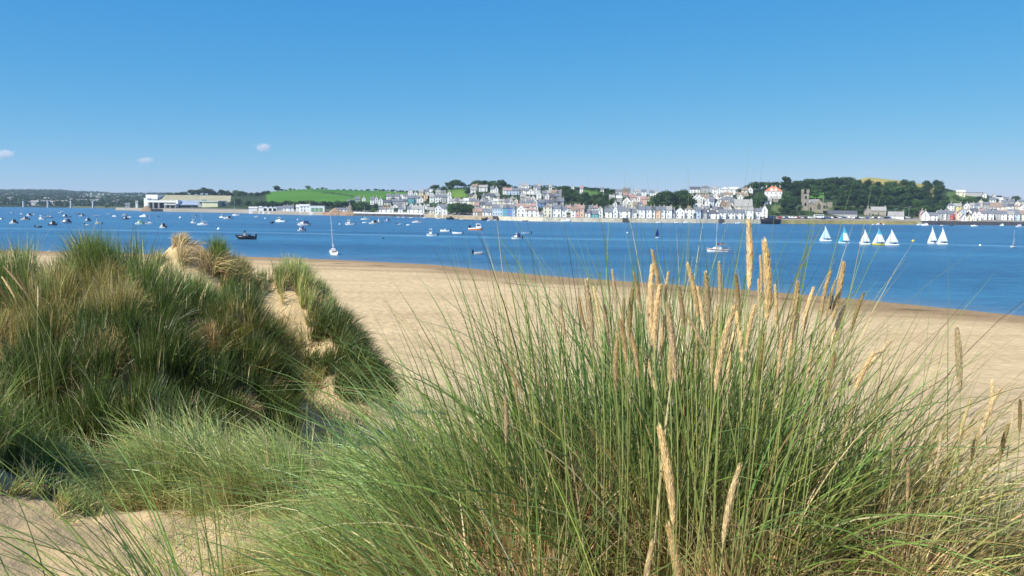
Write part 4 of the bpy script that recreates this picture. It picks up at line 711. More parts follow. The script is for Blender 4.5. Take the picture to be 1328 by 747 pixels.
# ------------------------------------------------------------------ people
def skin(name, pts, edges, rad, m, parent, sub=1, root=0):
    me = bpy.data.meshes.new(name); me.from_pydata([tuple(p) for p in pts], edges, []); me.materials.append(m)
    o = bpy.data.objects.new(name, me); COL.objects.link(o); o.parent = parent
    md = o.modifiers.new('Skin', 'SKIN'); md.use_smooth_shade = True
    for i, r in enumerate(rad): me.skin_vertices[0].data[i].radius = (r, r) if not isinstance(r, tuple) else r
    me.skin_vertices[0].data[root].use_root = True
    sb = o.modifiers.new('Sub', 'SUBSURF'); sb.levels = sub; sb.render_levels = sub; return o
SKINM = mat('skin', (.55,.36,.26), .6, .05, 8); HAIR = mat('hair', (.05,.035,.025), .7)
def person(loc, rz, label, pose='stand', top='navy', leg='navy'):
    r = empty('person', loc, rz); tag(r, label, 'person')
    if pose == 'stand':
        J = [(0,0,.95),(0,0,1.18),(0,0,1.42),(0,.01,1.52),(0,-.01,1.62),(0,-.02,1.74),(-.19,0,1.40),(-.25,.02,1.13),(-.24,-.08,.90),(-.24,-.12,.80),(.19,0,1.40),(.25,.04,1.13),(.25,-.04,.90),(.25,-.08,.80),(-.10,0,.90),(-.11,-.04,.50),(-.12,.02,.10),(-.12,-.14,.04),(.10,0,.90),(.12,.05,.50),(.13,.10,.10),(.13,-.06,.04)]
    else:
        J = [(0,0,.12),(0,-.02,.36),(0,-.05,.60),(0,-.06,.70),(0,-.08,.80),(0,-.1,.92),(-.19,-.05,.57),(-.25,-.2,.36),(-.2,-.42,.34),(-.18,-.5,.35),(.19,-.05,.57),(.25,-.2,.36),(.2,-.42,.34),(.18,-.5,.35),(-.10,-.02,.12),(-.13,-.42,.30),(-.13,-.5,-.08),(-.13,-.6,-.1),(.10,-.02,.12),(.13,-.42,.30),(.13,-.5,-.08),(.13,-.6,-.1)]
    E = [(0,1),(1,2),(2,3),(3,4),(4,5),(2,6),(6,7),(7,8),(8,9),(2,10),(10,11),(11,12),(12,13),(0,14),(14,15),(15,16),(16,17),(0,18),(18,19),(19,20),(20,21)]
    rad = [.13,.12,.11,.055,.085,.07,.06,.045,.035,.035,.06,.045,.035,.035,.095,.06,.04,.035,.095,.06,.04,.035]
    b = skin('body', J, E, rad, SKINM, r)
    TOPS = {'navy': (.03,.04,.08), 'red': (.5,.05,.04), 'black': (.02,.02,.022), 'white': (.7,.7,.7)}
    i = [0,1,2,6,7,8,10,11,12]; mp = {k: n for n, k in enumerate(i)}
    skin('jacket', [J[k] for k in i], [(mp[a], mp[b_]) for a, b_ in E if a in mp and b_ in mp], [rad[k]*1.18+.008 for k in i], mat('cloth_'+top, TOPS[top], .85), r)
    i = [0,14,15,16,18,19,20]; mp = {k: n for n, k in enumerate(i)}
    skin('trousers', [J[k] for k in i], [(mp[a], mp[b_]) for a, b_ in E if a in mp and b_ in mp], [rad[k]*1.2+.008 for k in i], mat('legcloth_'+leg, {'navy': (.035,.045,.09), 'grey': (.25,.25,.27), 'black': (.02,.02,.022)}[leg], .85), r)
    h = J[5]; MB().ball((h[0], h[1]+.02, h[2]+.005), (.088,.098,.085), 10, 6).build('hair', HAIR, r, True)
    for sx in (-1, 1):
        for a in range(4): q = J[9 if sx < 0 else 13]; MB().tube([q, (q[0]+.012*(a-1.5), q[1]-.03, q[2]-.04), (q[0]+.012*(a-1.5), q[1]-.04, q[2]-.085-.008*(a % 3))], .007, 5).build('finger', SKINM, b)
    return r
p = W(1076.5, 404.3, 0.6); p.z = float(near_z(p.x, p.y))
person(p, .5, 'person in dark clothes standing on the beach near the water edge')
# ------------------------------------------------------------------ boats
PC = {'white': (.80,.81,.80), 'navy': (.02,.04,.12), 'black': (.015,.015,.018), 'red': (.55,.09,.04), 'cream': (.68,.62,.45), 'green': (.10,.30,.16), 'blue': (.06,.20,.48), 'pale blue': (.45,.62,.78), 'yellow': (.62,.52,.08), 'grey': (.35,.37,.38), 'maroon': (.22,.04,.05), 'purple': (.16,.10,.20), 'brown': (.20,.12,.07), 'orange': (.75,.22,.05)}
def pm(c): return mat('boat_'+c.replace(' ', '_'), PC[c], .35, .05, 2, spec=.4)
CANV = lambda c: mat('canvas_'+c, PC[c], .9, .1, 3)
def hull(L, B, fb, par, col, dr=.35, open_=True, stripe=None, deckcol='white'):
    st = [(0,.80),(.12,.9),(.35,1),(.6,.93),(.8,.66),(.93,.30),(1,.03)]; rings = []
    for t, w in st:
        x = -L/2+L*t; b = B/2*w; zs = fb*(1+.45*t*t); fl = zs-(.35*fb if open_ else .05); kx = x-(.06*L if t > .9 else 0)
        rings.append([(x,b,zs),(x-.02*L*t,b*.93,zs*.45),(kx,b*.72,-.08),(kx,b*.05,-dr*(1-.6*t)),(kx,-b*.05,-dr*(1-.6*t)),(kx,-b*.72,-.08),(x-.02*L*t,-b*.93,zs*.45),(x,-b,zs),(x,-b*.86,zs+.01),(x,-b*.80,fl),(x,b*.80,fl),(x,b*.86,zs+.01)])
    h = MB().loft(rings).build('hull', pm(col), par, True)
    if stripe:
        v = []; f = []
        for side in (1, -1):
            b0 = len(v)
            for t, w in st: x = -L/2+L*t; zs = fb*(1+.45*t*t); b = B/2*w+.03; v += [(x, side*b, zs*.72), (x, side*b, zs*.95)]
            for i in range(len(st)-1): q = b0+2*i; f.append((q,q+2,q+3,q+1))
        MB().add(v, f).build('stripe', pm(stripe), h)
    return h
def fender_outboard(par, L, fb, col='black'):
    MB().box((-L/2-.22,0,fb+.12), (.34,.3,.5)).tube([(-L/2-.22,0,fb),(-L/2-.18,0,-.35)], .09).box((-L/2-.05,0,fb-.1), (.2,.22,.16)).build('outboard', pm(col), par)
def rig(par, L, x, H, r=.05):
    m = MB().tube([(x,0,.3),(x,0,H)], [r, r*.7], 8).build('mast', mat('mast_alloy', (.72,.73,.72), .4), par)
    MB().tube([(x,0,H*.96),(L*.49,0,.8)], .012, 4).tube([(x,0,H*.98),(-L*.49,0,.6)], .012, 4).tube([(x,0,H*.62),(x,L*.14,.5)], .012, 4).tube([(x,0,H*.62),(x,-L*.14,.5)], .012, 4).build('rigging', mat('wire', (.25,.25,.25), .5), m)
    MB().tube([(x,-.5,H*.62),(x,.5,H*.62)], .02, 5).build('spreader', mat('mast_alloy', (.7,.7,.7)), m); return m
def sail_mesh(par, name, pts, belly, m, x=0):
    A, B_, C_ = [Vector(p) for p in pts]; n = 8; v = []; f = []   # A tack, B clew, C head
    for i in range(n+1):
        t = i/n; a = A.lerp(C_, t); b = B_.lerp(C_, t)
        for j in range(n+1): s_ = j/n; q = a.lerp(b, s_); q = q+Vector((0, belly*math.sin(math.pi*s_)*(1-t)*math.sin(math.pi*min(1, t+.25)), 0)); v.append(tuple(q))
    for i in range(n):
        for j in range(n): q = i*(n+1)+j; f.append((q,q+1,q+n+2,q+n+1))
    return MB().add(v, f).build(name, m, par, True)
def sailm(c):
    nm = 'sail_'+c.replace(' ', '_')
    if nm in MATS: return MATS[nm]
    m = bpy.data.materials.new(nm); m.use_nodes = True; nt = m.node_tree; nt.nodes.clear(); N = nt.nodes.new; L = nt.links.new
    cc = {'white': (.84,.84,.80), 'turquoise': (.08,.50,.62), 'dark blue': (.02,.05,.2), 'pale blue': (.60,.74,.80)}[c]
    w = N('ShaderNodeTexWave'); w.inputs['Scale'].default_value = .6; w.bands_direction = 'Z'; tc = N('ShaderNodeTexCoord'); L(tc.outputs['Object'], w.inputs[0]); r = N('ShaderNodeValToRGB')
    r.color_ramp.elements[0].color = [x*.9 for x in cc]+[1]; r.color_ramp.elements[1].color = list(cc)+[1]; r.color_ramp.elements[0].position = .02; r.color_ramp.elements[1].position = .08; L(w.outputs['Fac'], r.inputs[0])
    d = N('ShaderNodeBsdfDiffuse'); t = N('ShaderNodeBsdfTranslucent'); mx = N('ShaderNodeMixShader'); mx.inputs[0].default_value = .3; o = N('ShaderNodeOutputMaterial')
    L(r.outputs[0], d.inputs[0]); L(r.outputs[0], t.inputs[0]); L(d.outputs[0], mx.inputs[1]); L(t.outputs[0], mx.inputs[2]); L(mx.outputs[0], o.inputs[0]); MATS[nm] = m; return m
def make_boat(kind, L, col, acc, H, root):
    B = L*.36; fb = max(.35, .11*L)
    if kind == 'cruiser':
        hull(L, B, fb, root, col, open_=True, stripe=acc if acc != col else None)
        c = MB().prism([(-.05*L,fb*.9),(.33*L,fb*1.15),(.22*L,fb*1.15+.28*fb),(.10*L,fb+1.0),(-.05*L,fb+1.05)], -B*.36, B*.36).build('cabin', pm('white'), root)
        MB().prism([(.0*L,fb+.62),(.17*L,fb+.62),(.11*L,fb+.93),(-.0*L,fb+.95)], -B*.372, B*.372).build('window', GLASS, c)
        MB().prism([(-.42*L,fb*1.0),(-.05*L,fb),(-.05*L,fb+1.12),(-.30*L,fb+.95)], -B*.35, B*.35).build('canopy', CANV(acc), root)
        fender_outboard(root, L, fb)
    elif kind == 'wheelhouse':
        hull(L, B, fb*1.15, root, col, open_=True, stripe=acc if acc != col else None)
        c = MB().prism([(.0*L,fb*.8),(.24*L,fb*1.1),(.24*L,fb+.7),(.20*L,fb+1.35),(.0*L,fb+1.35)], -B*.32, B*.32).build('wheelhouse', pm('white'), root)
        MB().prism([(.03*L,fb+.75),(.22*L,fb+.75),(.195*L,fb+1.2),(.03*L,fb+1.2)], -B*.335, B*.335).build('window', GLASS, c)
        MB().box((.1*L,0,fb+1.41), (.3*L,B*.74,.07)).build('cabin_roof', pm('white'), c)
        MB().tube([(.05*L,0,fb+1.4),(.05*L,0,fb+2.5)], .03).tube([(.05*L,-.3,fb+2.1),(.05*L,.3,fb+2.1)], .02).build('mast', pm('grey'), root)
        MB().tube([(.3*L,B*.25,fb*1.3),(.3*L,B*.25,fb*1.3+.55),(.46*L,0,fb*1.3+.75),(.3*L,-B*.25,fb*1.3+.55),(.3*L,-B*.25,fb*1.3)], .025).build('rail', pm('grey'), root)
        fender_outboard(root, L, fb)
    elif kind == 'open':
        hull(L, B, fb, root, col, open_=True, stripe=acc if acc != col else None)
        for x in (-.22, .12): MB().box((x*L,0,fb*.85), (.22,B*.8,.05)).build('thwart', pm('brown'), root)
        fender_outboard(root, L, fb)
    elif kind == 'console':
        hull(L, B, fb, root, col, open_=True, stripe=acc if acc != col else None)
        MB().prism([(-.08*L,fb*.6),(.08*L,fb*.6),(.04*L,fb+.55),(-.05*L,fb+.55)], -.3, .3).build('console', pm('white'), root)
        MB().prism([(.04*L,fb+.5),(.06*L,fb+.5),(.0*L,fb+.95),(-.02*L,fb+.95)], -.32, .32).build('windscreen', GLASS, root)
        MB().prism([(.15*L,fb*.9),(.42*L,fb*1.25),(.36*L,fb*1.6),(.16*L,fb*1.5)], -B*.25, B*.25).build('foredeck', pm('white'), root)
        fender_outboard(root, L, fb)
    elif kind == 'yacht':
        hull(L, B*.9, fb*1.05, root, col, dr=.7, open_=False, stripe=acc if acc != col else None)
        c = MB().loft([[(x,-w,fb),(x,-w*.85,z),(x,w*.85,z),(x,w,fb)] for x, w, z in ((-.12*L,B*.26,fb+.55),(.0,B*.27,fb+.58),(.15*L,B*.22,fb+.5),(.26*L,B*.12,fb+.2))]).build('coachroof', pm('white'), root)
        MB().box((.02*L,0,fb+.36), (.2*L,B*.51,.14)).build('window', GLASS, c)
        MB().box((-.29*L,0,fb+.1), (.28*L,B*.42,.1)).build('cockpit', pm('brown'), root)
        m = rig(root, L, .08*L, H)
        b = MB().tube([(.08*L,0,fb+1.05),(-.34*L,0,fb+1.0)], .05).build('boom', mat('mast_alloy', (.7,.7,.7)), m)
        MB().tube([(.08*L,0,fb+1.2),(-.1*L,0,fb+1.2),(-.33*L,0,fb+1.1)], [.16,.13,.07], 8).build('sail_cover', CANV(acc if acc != 'white' else 'grey'), b)
        MB().box((-.48*L,0,-.1), (.12,.06,fb*1.8)).build('rudder', pm('white'), root)
        MB().tube([(-.47*L,B*.28,fb),(-.47*L,B*.28,fb+.5),(-.49*L,0,fb+.55),(-.47*L,-B*.28,fb+.5),(-.47*L,-B*.28,fb)], .025).build('rail', pm('grey'), root)
    elif kind == 'workboat':
        hull(L, B*1.05, fb*1.1, root, 'white', dr=.5, open_=True)
        st = [(0,.80),(.12,.9),(.35,1),(.6,.93),(.8,.66),(.93,.30),(1,.05)]; v = []; f = []
        for side in (1, -1):
            b0 = len(v)
            for t, w in st: x = -L/2+L*t; v += [(x, side*(B*.525*w+.02), -.15), (x, side*(B*.525*w+.04), fb*(.62+.3*t*t))]
            for i in range(len(st)-1): q = b0+2*i; f.append((q,q+2,q+3,q+1))
        MB().add(v, f).build('red_band', pm('orange'), root)
        c = MB().prism([(.02*L,fb),(.38*L,fb*1.2),(.36*L,fb+.9),(.30*L,fb+1.5),(.02*L,fb+1.5)], -B*.34, B*.34).build('wheelhouse', pm('white'), root)
        MB().prism([(.06*L,fb+.75),(.345*L,fb+.75),(.29*L,fb+1.25),(.06*L,fb+1.25)], -B*.355, B*.355).build('window', GLASS, c)
        MB().box((-.40*L,0,fb+.45), (.16*L,B*.7,.8)).build('engine_cover', pm('black'), root)
        MB().tube([(.1*L,0,fb+1.5),(.1*L,0,fb+2.6)], .03).build('mast', pm('grey'), root)
    elif kind == 'rib':
        for y in (-1, 1):
            MB().tube([(-L*.5,y*B*.42,.35),(L*.2,y*B*.42,.38),(L*.38,y*B*.28,.5),(L*.5,0,.66)], [.24,.26,.24,.2], 10).build('tube', pm('black'), root, True)
        MB().prismz([(-L*.48,-B*.38),(L*.25,-B*.38),(L*.42,0),(L*.25,B*.38),(-L*.48,B*.38)], -.1, .25).build('hull', pm('black'), root)
        MB().prism([(-.05*L,.25),(.10*L,.25),(.06*L,1.15),(-.02*L,1.2)], -.4, .4).build('console', pm('grey'), root)
        MB().prism([(.06*L,1.1),(.08*L,1.1),(.03*L,1.6),(.02*L,1.6)], -.4, .4).build('windscreen', GLASS, root)
        MB().box((-.2*L,0,.55), (.5,.6,.6)).build('seat', pm('black'), root)
        MB().tube([(-.42*L,-.5,.3),(-.42*L,-.5,1.5),(-.42*L,.5,1.5),(-.42*L,.5,.3)], .04).build('arch', pm('grey'), root)
        fender_outboard(root, L, .6)
    elif kind == 'barge':
        hull(L, B, fb*2.0, root, 'black', dr=.6, open_=True)
        MB().box((-.15*L,0,fb*2.4), (.25*L,B*.5,fb*1.6)).build('wheelhouse', pm(acc), root)
        MB().tube([(.1*L,0,fb),(.1*L,0,fb*5)], .08).build('mast', pm('brown'), root)
    return root
BOATS = [
 # kind, u, waterline v, width px, colour, accent, heading deg, mast top v or None, label
 ('open',15.4,276,3.4,'white','navy',200,None,'small white boat farthest upstream, alone against the far bridge piers'),
 ('yacht',27.8,278,4,'white','navy',190,271.5,'tiny white yacht moored beneath the first bridge pier'),
 ('cruiser',37.3,280.3,7.5,'white','navy',170,None,'white cruiser just behind the cream motor boat'),
 ('yacht',43.5,279,5,'white','navy',20,272.5,'small white yacht with navy cover between cruiser and far shore'),
 ('cruiser',32,285.5,10.5,'cream','navy',195,None,'cream motor boat with dark stern in the upstream moorings'),
 ('cruiser',17,290,9.5,'white','black',185,None,'white-bowed motor boat with black canopy close behind the dune grass'),
 ('open',0.8,284.5,4,'white','white',170,None,'white boat cut by the picture edge in the upstream moorings'),
 ('wheelhouse',54,284.8,8.5,'white','maroon',175,None,'white wheelhouse boat with maroon stripe among the upstream moorings'),
 ('yacht',65,282.4,7,'navy','navy',10,271.5,'dark blue yacht with leaning pale mast'),
 ('open',61.6,281.2,2.6,'white','white',90,None,'tiny white tender beside the dark blue yacht'),
 ('cruiser',67.5,292.2,10.5,'navy','black',190,None,'dark motor boat with black canopy near the dune'),
 ('open',50.5,295,8,'black','black',5,None,'low black open boat nearest the dune grass'),
 ('open',80,276,3.2,'white','white',90,None,'lone white dot of a boat before the third bridge pier'),
 ('cruiser',83.8,281.6,4,'white','navy',260,None,'small white cruiser behind the maroon-canopied boat'),
 ('cruiser',85.6,289.6,9,'white','maroon',250,None,'stout white boat with maroon canopy seen stern-on'),
 ('open',90.3,281.4,3.4,'black','black',0,None,'small black dinghy beside the maroon-canopied boat'),
 ('open',93,277.4,2.6,'white','pale blue',80,None,'tiny pale boat upstream of the maroon-canopied boat'),
 ('open',101.5,277.8,5.4,'black','black',0,None,'low black boat next to the white and black motor boat'),
 ('cruiser',106.3,280.6,7,'white','black',200,None,'white and black motor boat before the last bridge piers'),
 ('cruiser',113.3,287.2,6.5,'white','black',235,None,'white cruiser with black canopy turned half away'),
 ('open',113.8,292.4,4.2,'grey','grey',0,None,'small grey tender floating below the half-turned cruiser'),
 ('open',123.7,280.4,2.6,'white','white',90,None,'first of two tiny white boats side by side'),
 ('open',126.8,280.3,2.4,'white','white',90,None,'second of two tiny white boats side by side'),
 ('wheelhouse',127.8,290.8,7.5,'cream','yellow',215,None,'cream wheelhouse boat with yellow stripe'),
 ('open',141,278.2,3,'white','white',95,None,'lone small white boat off the low spit'),
 ('console',148.8,281,6.4,'white','white',180,None,'white console boat off the low spit'),
 ('cruiser',161.3,279.6,6,'white','grey',210,None,'white cruiser tucked behind the black-hulled one'),
 ('cruiser',162.2,284.4,7.4,'black','black',195,None,'black-hulled motor boat with white bow in the middle moorings'),
 ('console',168,282.4,6.4,'white','white',10,None,'white console boat beside the black-hulled one'),
 ('cruiser',185.6,281.6,9.4,'white','white',188,None,'bright white cruiser straight in front of the earth mound'),
 ('cruiser',180.6,291,11,'white','green',185,None,'white cruiser with green canopy'),
 ('yacht',193.6,290.6,11,'white','navy',5,279,'white yacht with short dark mast beside the green-canopied cruiser'),
 ('cruiser',210.8,295.6,8.6,'white','black',175,None,'white-bowed black-sterned boat just above the grassy dune top'),
 ('yacht',250,289.3,8.4,'white','grey',150,266.2,'white yacht with tall mast beside its larger twin'),
 ('cruiser',254,281.5,4,'white','navy',120,None,'small white boat between the two tall-masted yachts and the quay'),
 ('yacht',262.6,292,14,'white','grey',180,272,'larger white yacht with dark outboard before the brick quay'),
 ('wheelhouse',288.4,282.8,8,'white','white',185,None,'white wheelhouse boat overlapping the dark-canopied cruiser'),
 ('cruiser',295.4,284.2,11,'white','black',190,None,'white cruiser with dark canopy past the shipyard'),
 ('yacht',304.6,279.6,8,'white','white',170,256.4,'yacht with the tallest mast moored at the stone pier'),
 ('open',309,279.2,4,'white','white',0,None,'white dinghy behind the tallest-masted yacht'),
 ('rib',318.6,310.3,24,'black','black',180,None,'long black inflatable boat with grey console'),
 ('console',333,281.8,6.2,'white','black',190,None,'small white boat before the lone white shed'),
 ('wheelhouse',363.8,288.2,13,'white','white',178,None,'white wheelhouse motor boat before the boat store row'),
 ('cruiser',393.5,292.4,17,'white','navy',172,None,'white cruiser with blue hull band and raised dark canopy'),
 ('cruiser',390.6,299.8,9.6,'white','purple',215,None,'small cruiser with purple canopy turned half away'),
 ('yacht',432.6,329.8,14.5,'white','white',108,279.4,'white sailing boat with bare leaning mast moored nearest the beach'),
 ('wheelhouse',453.8,291.8,12.6,'white','navy',176,None,'white wheelhouse boat before the orange earth bank'),
 ('yacht',473.6,285.2,12,'white','green',185,267.5,'white yacht with masts crossing the dark trees by the cove'),
 ('open',472.8,289.2,6,'white','white',0,None,'low white dinghy below the cove yacht'),
 ('cruiser',484,290.4,11.4,'white','black',182,None,'white cruiser overlapping a smaller one off the cove'),
 ('wheelhouse',492.2,289.4,6.4,'white','navy',220,None,'small white boat overlapped by the cove cruiser'),
 ('cruiser',502.2,286.8,6.6,'pale blue','navy',190,None,'pale blue boat lying off the cove cottages'),
 ('open',518,291.6,3.4,'white','white',30,None,'tiny white boat floating off the cove cottages'),
 ('open',529.2,292.4,4.6,'white','white',0,None,'low white dinghy off the cove cottages'),
 ('yacht',540.5,289,13,'white','navy',180,273,'white yacht with dark outboard straight off the teal house'),
 ('open',516.5,282,3.6,'white','white',0,None,'first small boat drawn up below the cove sea wall'),
 ('open',523,282.2,4,'white','white',0,None,'second small boat drawn up below the cove sea wall'),
 ('open',533,282.6,4.6,'white','white',0,None,'third small boat drawn up below the cove sea wall'),
 ('open',550.6,283,5.6,'white','white',0,None,'fourth small boat drawn up below the cove sea wall'),
 ('open',568.5,284,5.6,'white','white',0,None,'white boat on the shore before the cottage by the dark tree'),
 ('wheelhouse',560,306,13.6,'white','navy',185,None,'white wheelhouse boat out in front of the cove yacht with the dark outboard'),
 ('console',577,300.6,12.6,'white','white',184,None,'white open motor boat between the wheelhouse boat and the flat white one'),
 ('open',593,303.4,13,'white','white',184,None,'flat low white boat between the console boat and the orange workboat'),
 ('workboat',616.8,298.4,18.6,'white','orange',4,None,'white workboat with orange hull band and black engine cover'),
 ('open',621,330,7.4,'grey','grey',0,None,'low grey tender alone close to the beach'),
 ('cruiser',669.8,310,13.4,'white','navy',184,None,'white cruiser alone in mid channel before the blue terrace'),
 ('open',682.2,303,12,'pale blue','navy',180,None,'low pale blue open boat behind the mid channel cruiser'),
 ('barge',583.6,284.6,9.5,'black','black',180,None,'tall black barge against the shore before the great dark clump'),
 ('open',598.6,284.8,5.6,'white','white',0,None,'white dinghy before the great dark clump'),
 ('barge',629.6,286,10.5,'black','maroon',180,None,'black barge against the quay steps by the blue terrace'),
 ('cruiser',633.6,286.8,5.2,'white','pale blue',200,None,'small white boat beside the black barge at the steps'),
 ('open',642,285.8,4.4,'white','white',0,None,'white dinghy under the blue terrace'),
 ('open',662,286.4,5.6,'white','white',0,None,'white dinghy under the quay before the tall white gable inn'),
 ('open',681.4,287,6.4,'black','navy',0,None,'dark boat under the quay before the rose-roofed house'),
 ('cruiser',733.5,287.6,12,'white','white',182,None,'white cruiser tied under the quay before the peach house'),
 ('cruiser',787,288,8.4,'white','white',180,None,'white cruiser tied under the quay by the small white houses'),
 ('open',854,289.2,7.6,'white','white',0,None,'white open boat under the long white quay terrace'),
 ('open',878,289.3,8,'white','white',0,None,'first of two white boats under the three-storey quay house'),
 ('open',890,289.3,9,'white','white',0,None,'second of two white boats under the three-storey quay house'),
 ('yacht',931,326.8,30,'white','maroon',180,289,'white cruising yacht with maroon stripe and furled sail in mid channel'),
 ('open',957,290,8,'white','white',0,None,'white boat under the quay behind the cruising yacht'),
 ('open',940,290,6,'white','white',0,None,'small white boat at the quay steps behind the cruising yacht'),
 ('barge',998,290.4,24,'black','navy',180,None,'large black vessel moored at the corner of the quay'),
 ('cruiser',1139.5,291.8,7.6,'white','maroon',180,None,'white cruiser with maroon canopy behind the blue-sailed dinghy'),
 ('open',1132,291.6,4,'white','white',0,None,'white dinghy next to the maroon-canopied cruiser under the bank'),
 ('cruiser',1199.4,292.8,9,'white','white',178,None,'white motor boat before the big white village house'),
 ('cruiser',1191.6,292.3,6.4,'white','pale blue',182,None,'small pale boat before the big white village house'),
 ('open',1221,292.8,4.6,'white','white',0,None,'tiny white boat before the village terrace'),
 ('open',1234,293,4.4,'black','black',0,None,'tiny dark boat before the village terrace'),
 ('console',1263.5,293.8,9,'white','white',180,None,'low white boat before the middle of the village'),
 ('open',1272,294,5,'blue','blue',0,None,'small blue boat before the middle of the village'),
 ('cruiser',1299,292.9,5.2,'white','white',180,None,'small white boat under the dark sea wall of the village'),
 ('cruiser',1322.6,294.6,11,'white','navy',180,None,'white motor boat at the downstream end of the village'),
]
for kind, u, v, w, col, acc, hd, mt, lab in BOATS:
    p = W(u, v, 0.0); h = math.radians(hd); k_ = p.y/F; L = w*k_/(abs(math.cos(h))+.36*abs(math.sin(h))); L = max(L, 1.8)*(1.5 if lab.endswith('nearest the beach') else 1); H = 6
    if mt is not None: H = P(u, mt, p.y).z
    nm = {'cruiser': 'motor_cruiser', 'wheelhouse': 'wheelhouse_boat', 'open': 'rowing_boat', 'console': 'motor_boat', 'yacht': 'yacht', 'workboat': 'workboat', 'rib': 'inflatable_boat', 'barge': 'barge'}[kind]
    ct = {'cruiser': 'motor boat', 'wheelhouse': 'motor boat', 'open': 'boat', 'console': 'motor boat', 'yacht': 'yacht', 'workboat': 'workboat', 'rib': 'inflatable boat', 'barge': 'barge'}[kind]
    r = empty(nm, p, h); tag(r, lab, ct, 'boats moored in the estuary'); make_boat(kind, L, col, acc, H, r)
    if kind != 'yacht': r.scale = (1.04, 1.15, 1.22)
    if kind == 'rib': r.scale = (1.05, 1.3, 1.45)
    if kind == 'yacht' and abs(u-432.6) < 1: r.rotation_euler = (0, -.03, h); r.rotation_euler.rotate_axis('X', math.radians(-3.6))
    if kind == 'rib': person(p+Vector((-.5,-.1,.55)), -1.57, 'crew member in black seated in the long black inflatable', 'sit', 'black', 'black')
DING = [(1070.5,313,15,'white','pale blue','pale blue',292.6,3,-8,'sailing dinghy with pale see-through sails, first of the line','white'),
 (1094.5,316.2,15,'pale blue','turquoise','white',293,-3,-4,'dinghy with turquoise-topped sail and pale blue hull','white'),
 (1121.5,317.6,14,'white','white','white',297,0,-6,'white-sailed dinghy between the two turquoise-sailed ones','white'),
 (1139.5,318.2,17,'yellow','turquoise','white',295.3,-3,-4,'yellow-hulled dinghy with turquoise and white sails','white'),
 (1156.5,318.6,18,'white','white','white',296.8,2,-4,'white-sailed dinghy just beyond the yellow-hulled one','white'),
 (1208.8,316.2,12,'white','white','white',293.4,3,-5,'first dinghy of the close pair with pale sails','white'),
 (1222,317.2,13.5,'white','white','white',294.2,-3,-5,'second dinghy of the close pair with pale sails','white'),
 (1313.4,321.4,12.5,'white','white','white',298,-5,55,'lone dinghy with narrow edge-on sail off the village','white'),
 (852,309.6,6.4,'white','dark blue','dark blue',293.6,-1,40,'little dinghy with dark blue sail seen through the grass','white')]
for i, (u, v, w, hc, mc, jc, vt, heel, hd, lab, _c) in enumerate(DING):
    p = W(u, v, 0.0); h = math.radians(hd+180); k_ = p.y/F; L = min(5.2, w*k_/max(.5, abs(math.cos(h)))); H = P(u, vt, p.y).z
    r = empty('sailing_dinghy', p, h); tag(r, lab, 'sailing dinghy', 'sailing dinghies out on the water'); r.rotation_euler = (math.radians(heel*.3), 0, h)
    hull(L, L*.33, .42, r, hc, dr=.2, open_=True)
    m = MB().tube([(.15*L,0,.1),(.08*L,0,H)], [.035,.022], 6).build('mast', mat('mast_alloy', (.7,.7,.7)), r)
    bz = .95; yb = .75 if i not in (7, 8) else .2
    b = MB().tube([(.14*L,0,bz-.05),(-.36*L,yb,bz)], .03, 6).build('boom', mat('mast_alloy', (.7,.7,.7)), m)
    hd_ = Vector((.08*L,0,H)); tk = Vector((.14*L,.0,bz)); cl = Vector((-.38*L,yb,bz+.05))
    sp = .52 if mc == 'turquoise' else None
    if sp:   # sail in two coloured panels sewn together
        q1 = tk.lerp(hd_, sp); q2 = cl.lerp(hd_, sp)
        n = 8; vv = []; ff = []
        for a_ in range(n+1):
            for b_ in range(n+1): t = sp*a_/n; s_ = b_/n; q = tk.lerp(hd_, t).lerp(cl.lerp(hd_, t), s_); vv.append((q.x, q.y+.3*math.sin(math.pi*s_)*(1-t), q.z))
        for a_ in range(n):
            for b_ in range(n): q = a_*(n+1)+b_; ff.append((q,q+1,q+n+2,q+n+1))
        ms = MB().add(vv, ff).build('mainsail', sailm('white'), r, True)
        vv = []
        for a_ in range(n+1):
            for b_ in range(n+1): t = sp+(1-sp)*a_/n; s_ = b_/n; q = tk.lerp(hd_, t).lerp(cl.lerp(hd_, t), s_); vv.append((q.x, q.y+.3*math.sin(math.pi*s_)*(1-t), q.z))
        MB().add(vv, ff).build('sail_panel', sailm('turquoise'), ms, True)
    else: sail_mesh(r, 'mainsail', [tk, cl, hd_], .35, sailm(mc))
    sail_mesh(r, 'jib', [(.50*L,0,.5), (.16*L,.35*(1 if i not in (7,8) else .3),.7), (.12*L,0,H*.74)], .2, sailm(jc if i != 1 else 'turquoise'))
    MB().box((-.5*L,0,.1), (.05,.03,.8)).build('rudder', pm('white'), r)
    if w > 8: person(p+Vector((math.cos(h)*-L*.2, math.sin(h)*-L*.2-.1, .22)), h+1.57+1.57*(i % 2), ['crew in black seated in the pale-sailed first dinghy of the line','crew in black seated under the turquoise-topped sail','crew in black in the white-sailed dinghy between the turquoise ones','crew in black in the yellow-hulled dinghy','crew in black in the white-sailed dinghy beyond the yellow hull','crew in black in the first dinghy of the close pair','crew in black in the second dinghy of the close pair','crew in black leaning out of the lone edge-on dinghy'][i], 'sit', 'black', 'black')
def buoy(u, v, w, col, lab):
    p = W(u, v, 0); R_ = max(.22, w*p.y/F/2); r = empty('mooring_buoy', p); tag(r, lab, 'buoy', 'mooring buoys'); MB().ball((0,0,R_*.45), R_, 14, 9).build('float', pm(col), r, True)
    MB().tube([(0,0,R_*1.3),(0,0,R_*1.9),(.15*R_,0,R_*2.1),(.3*R_,0,R_*1.9)], R_*.1, 6).build('ring', pm('grey'), r)
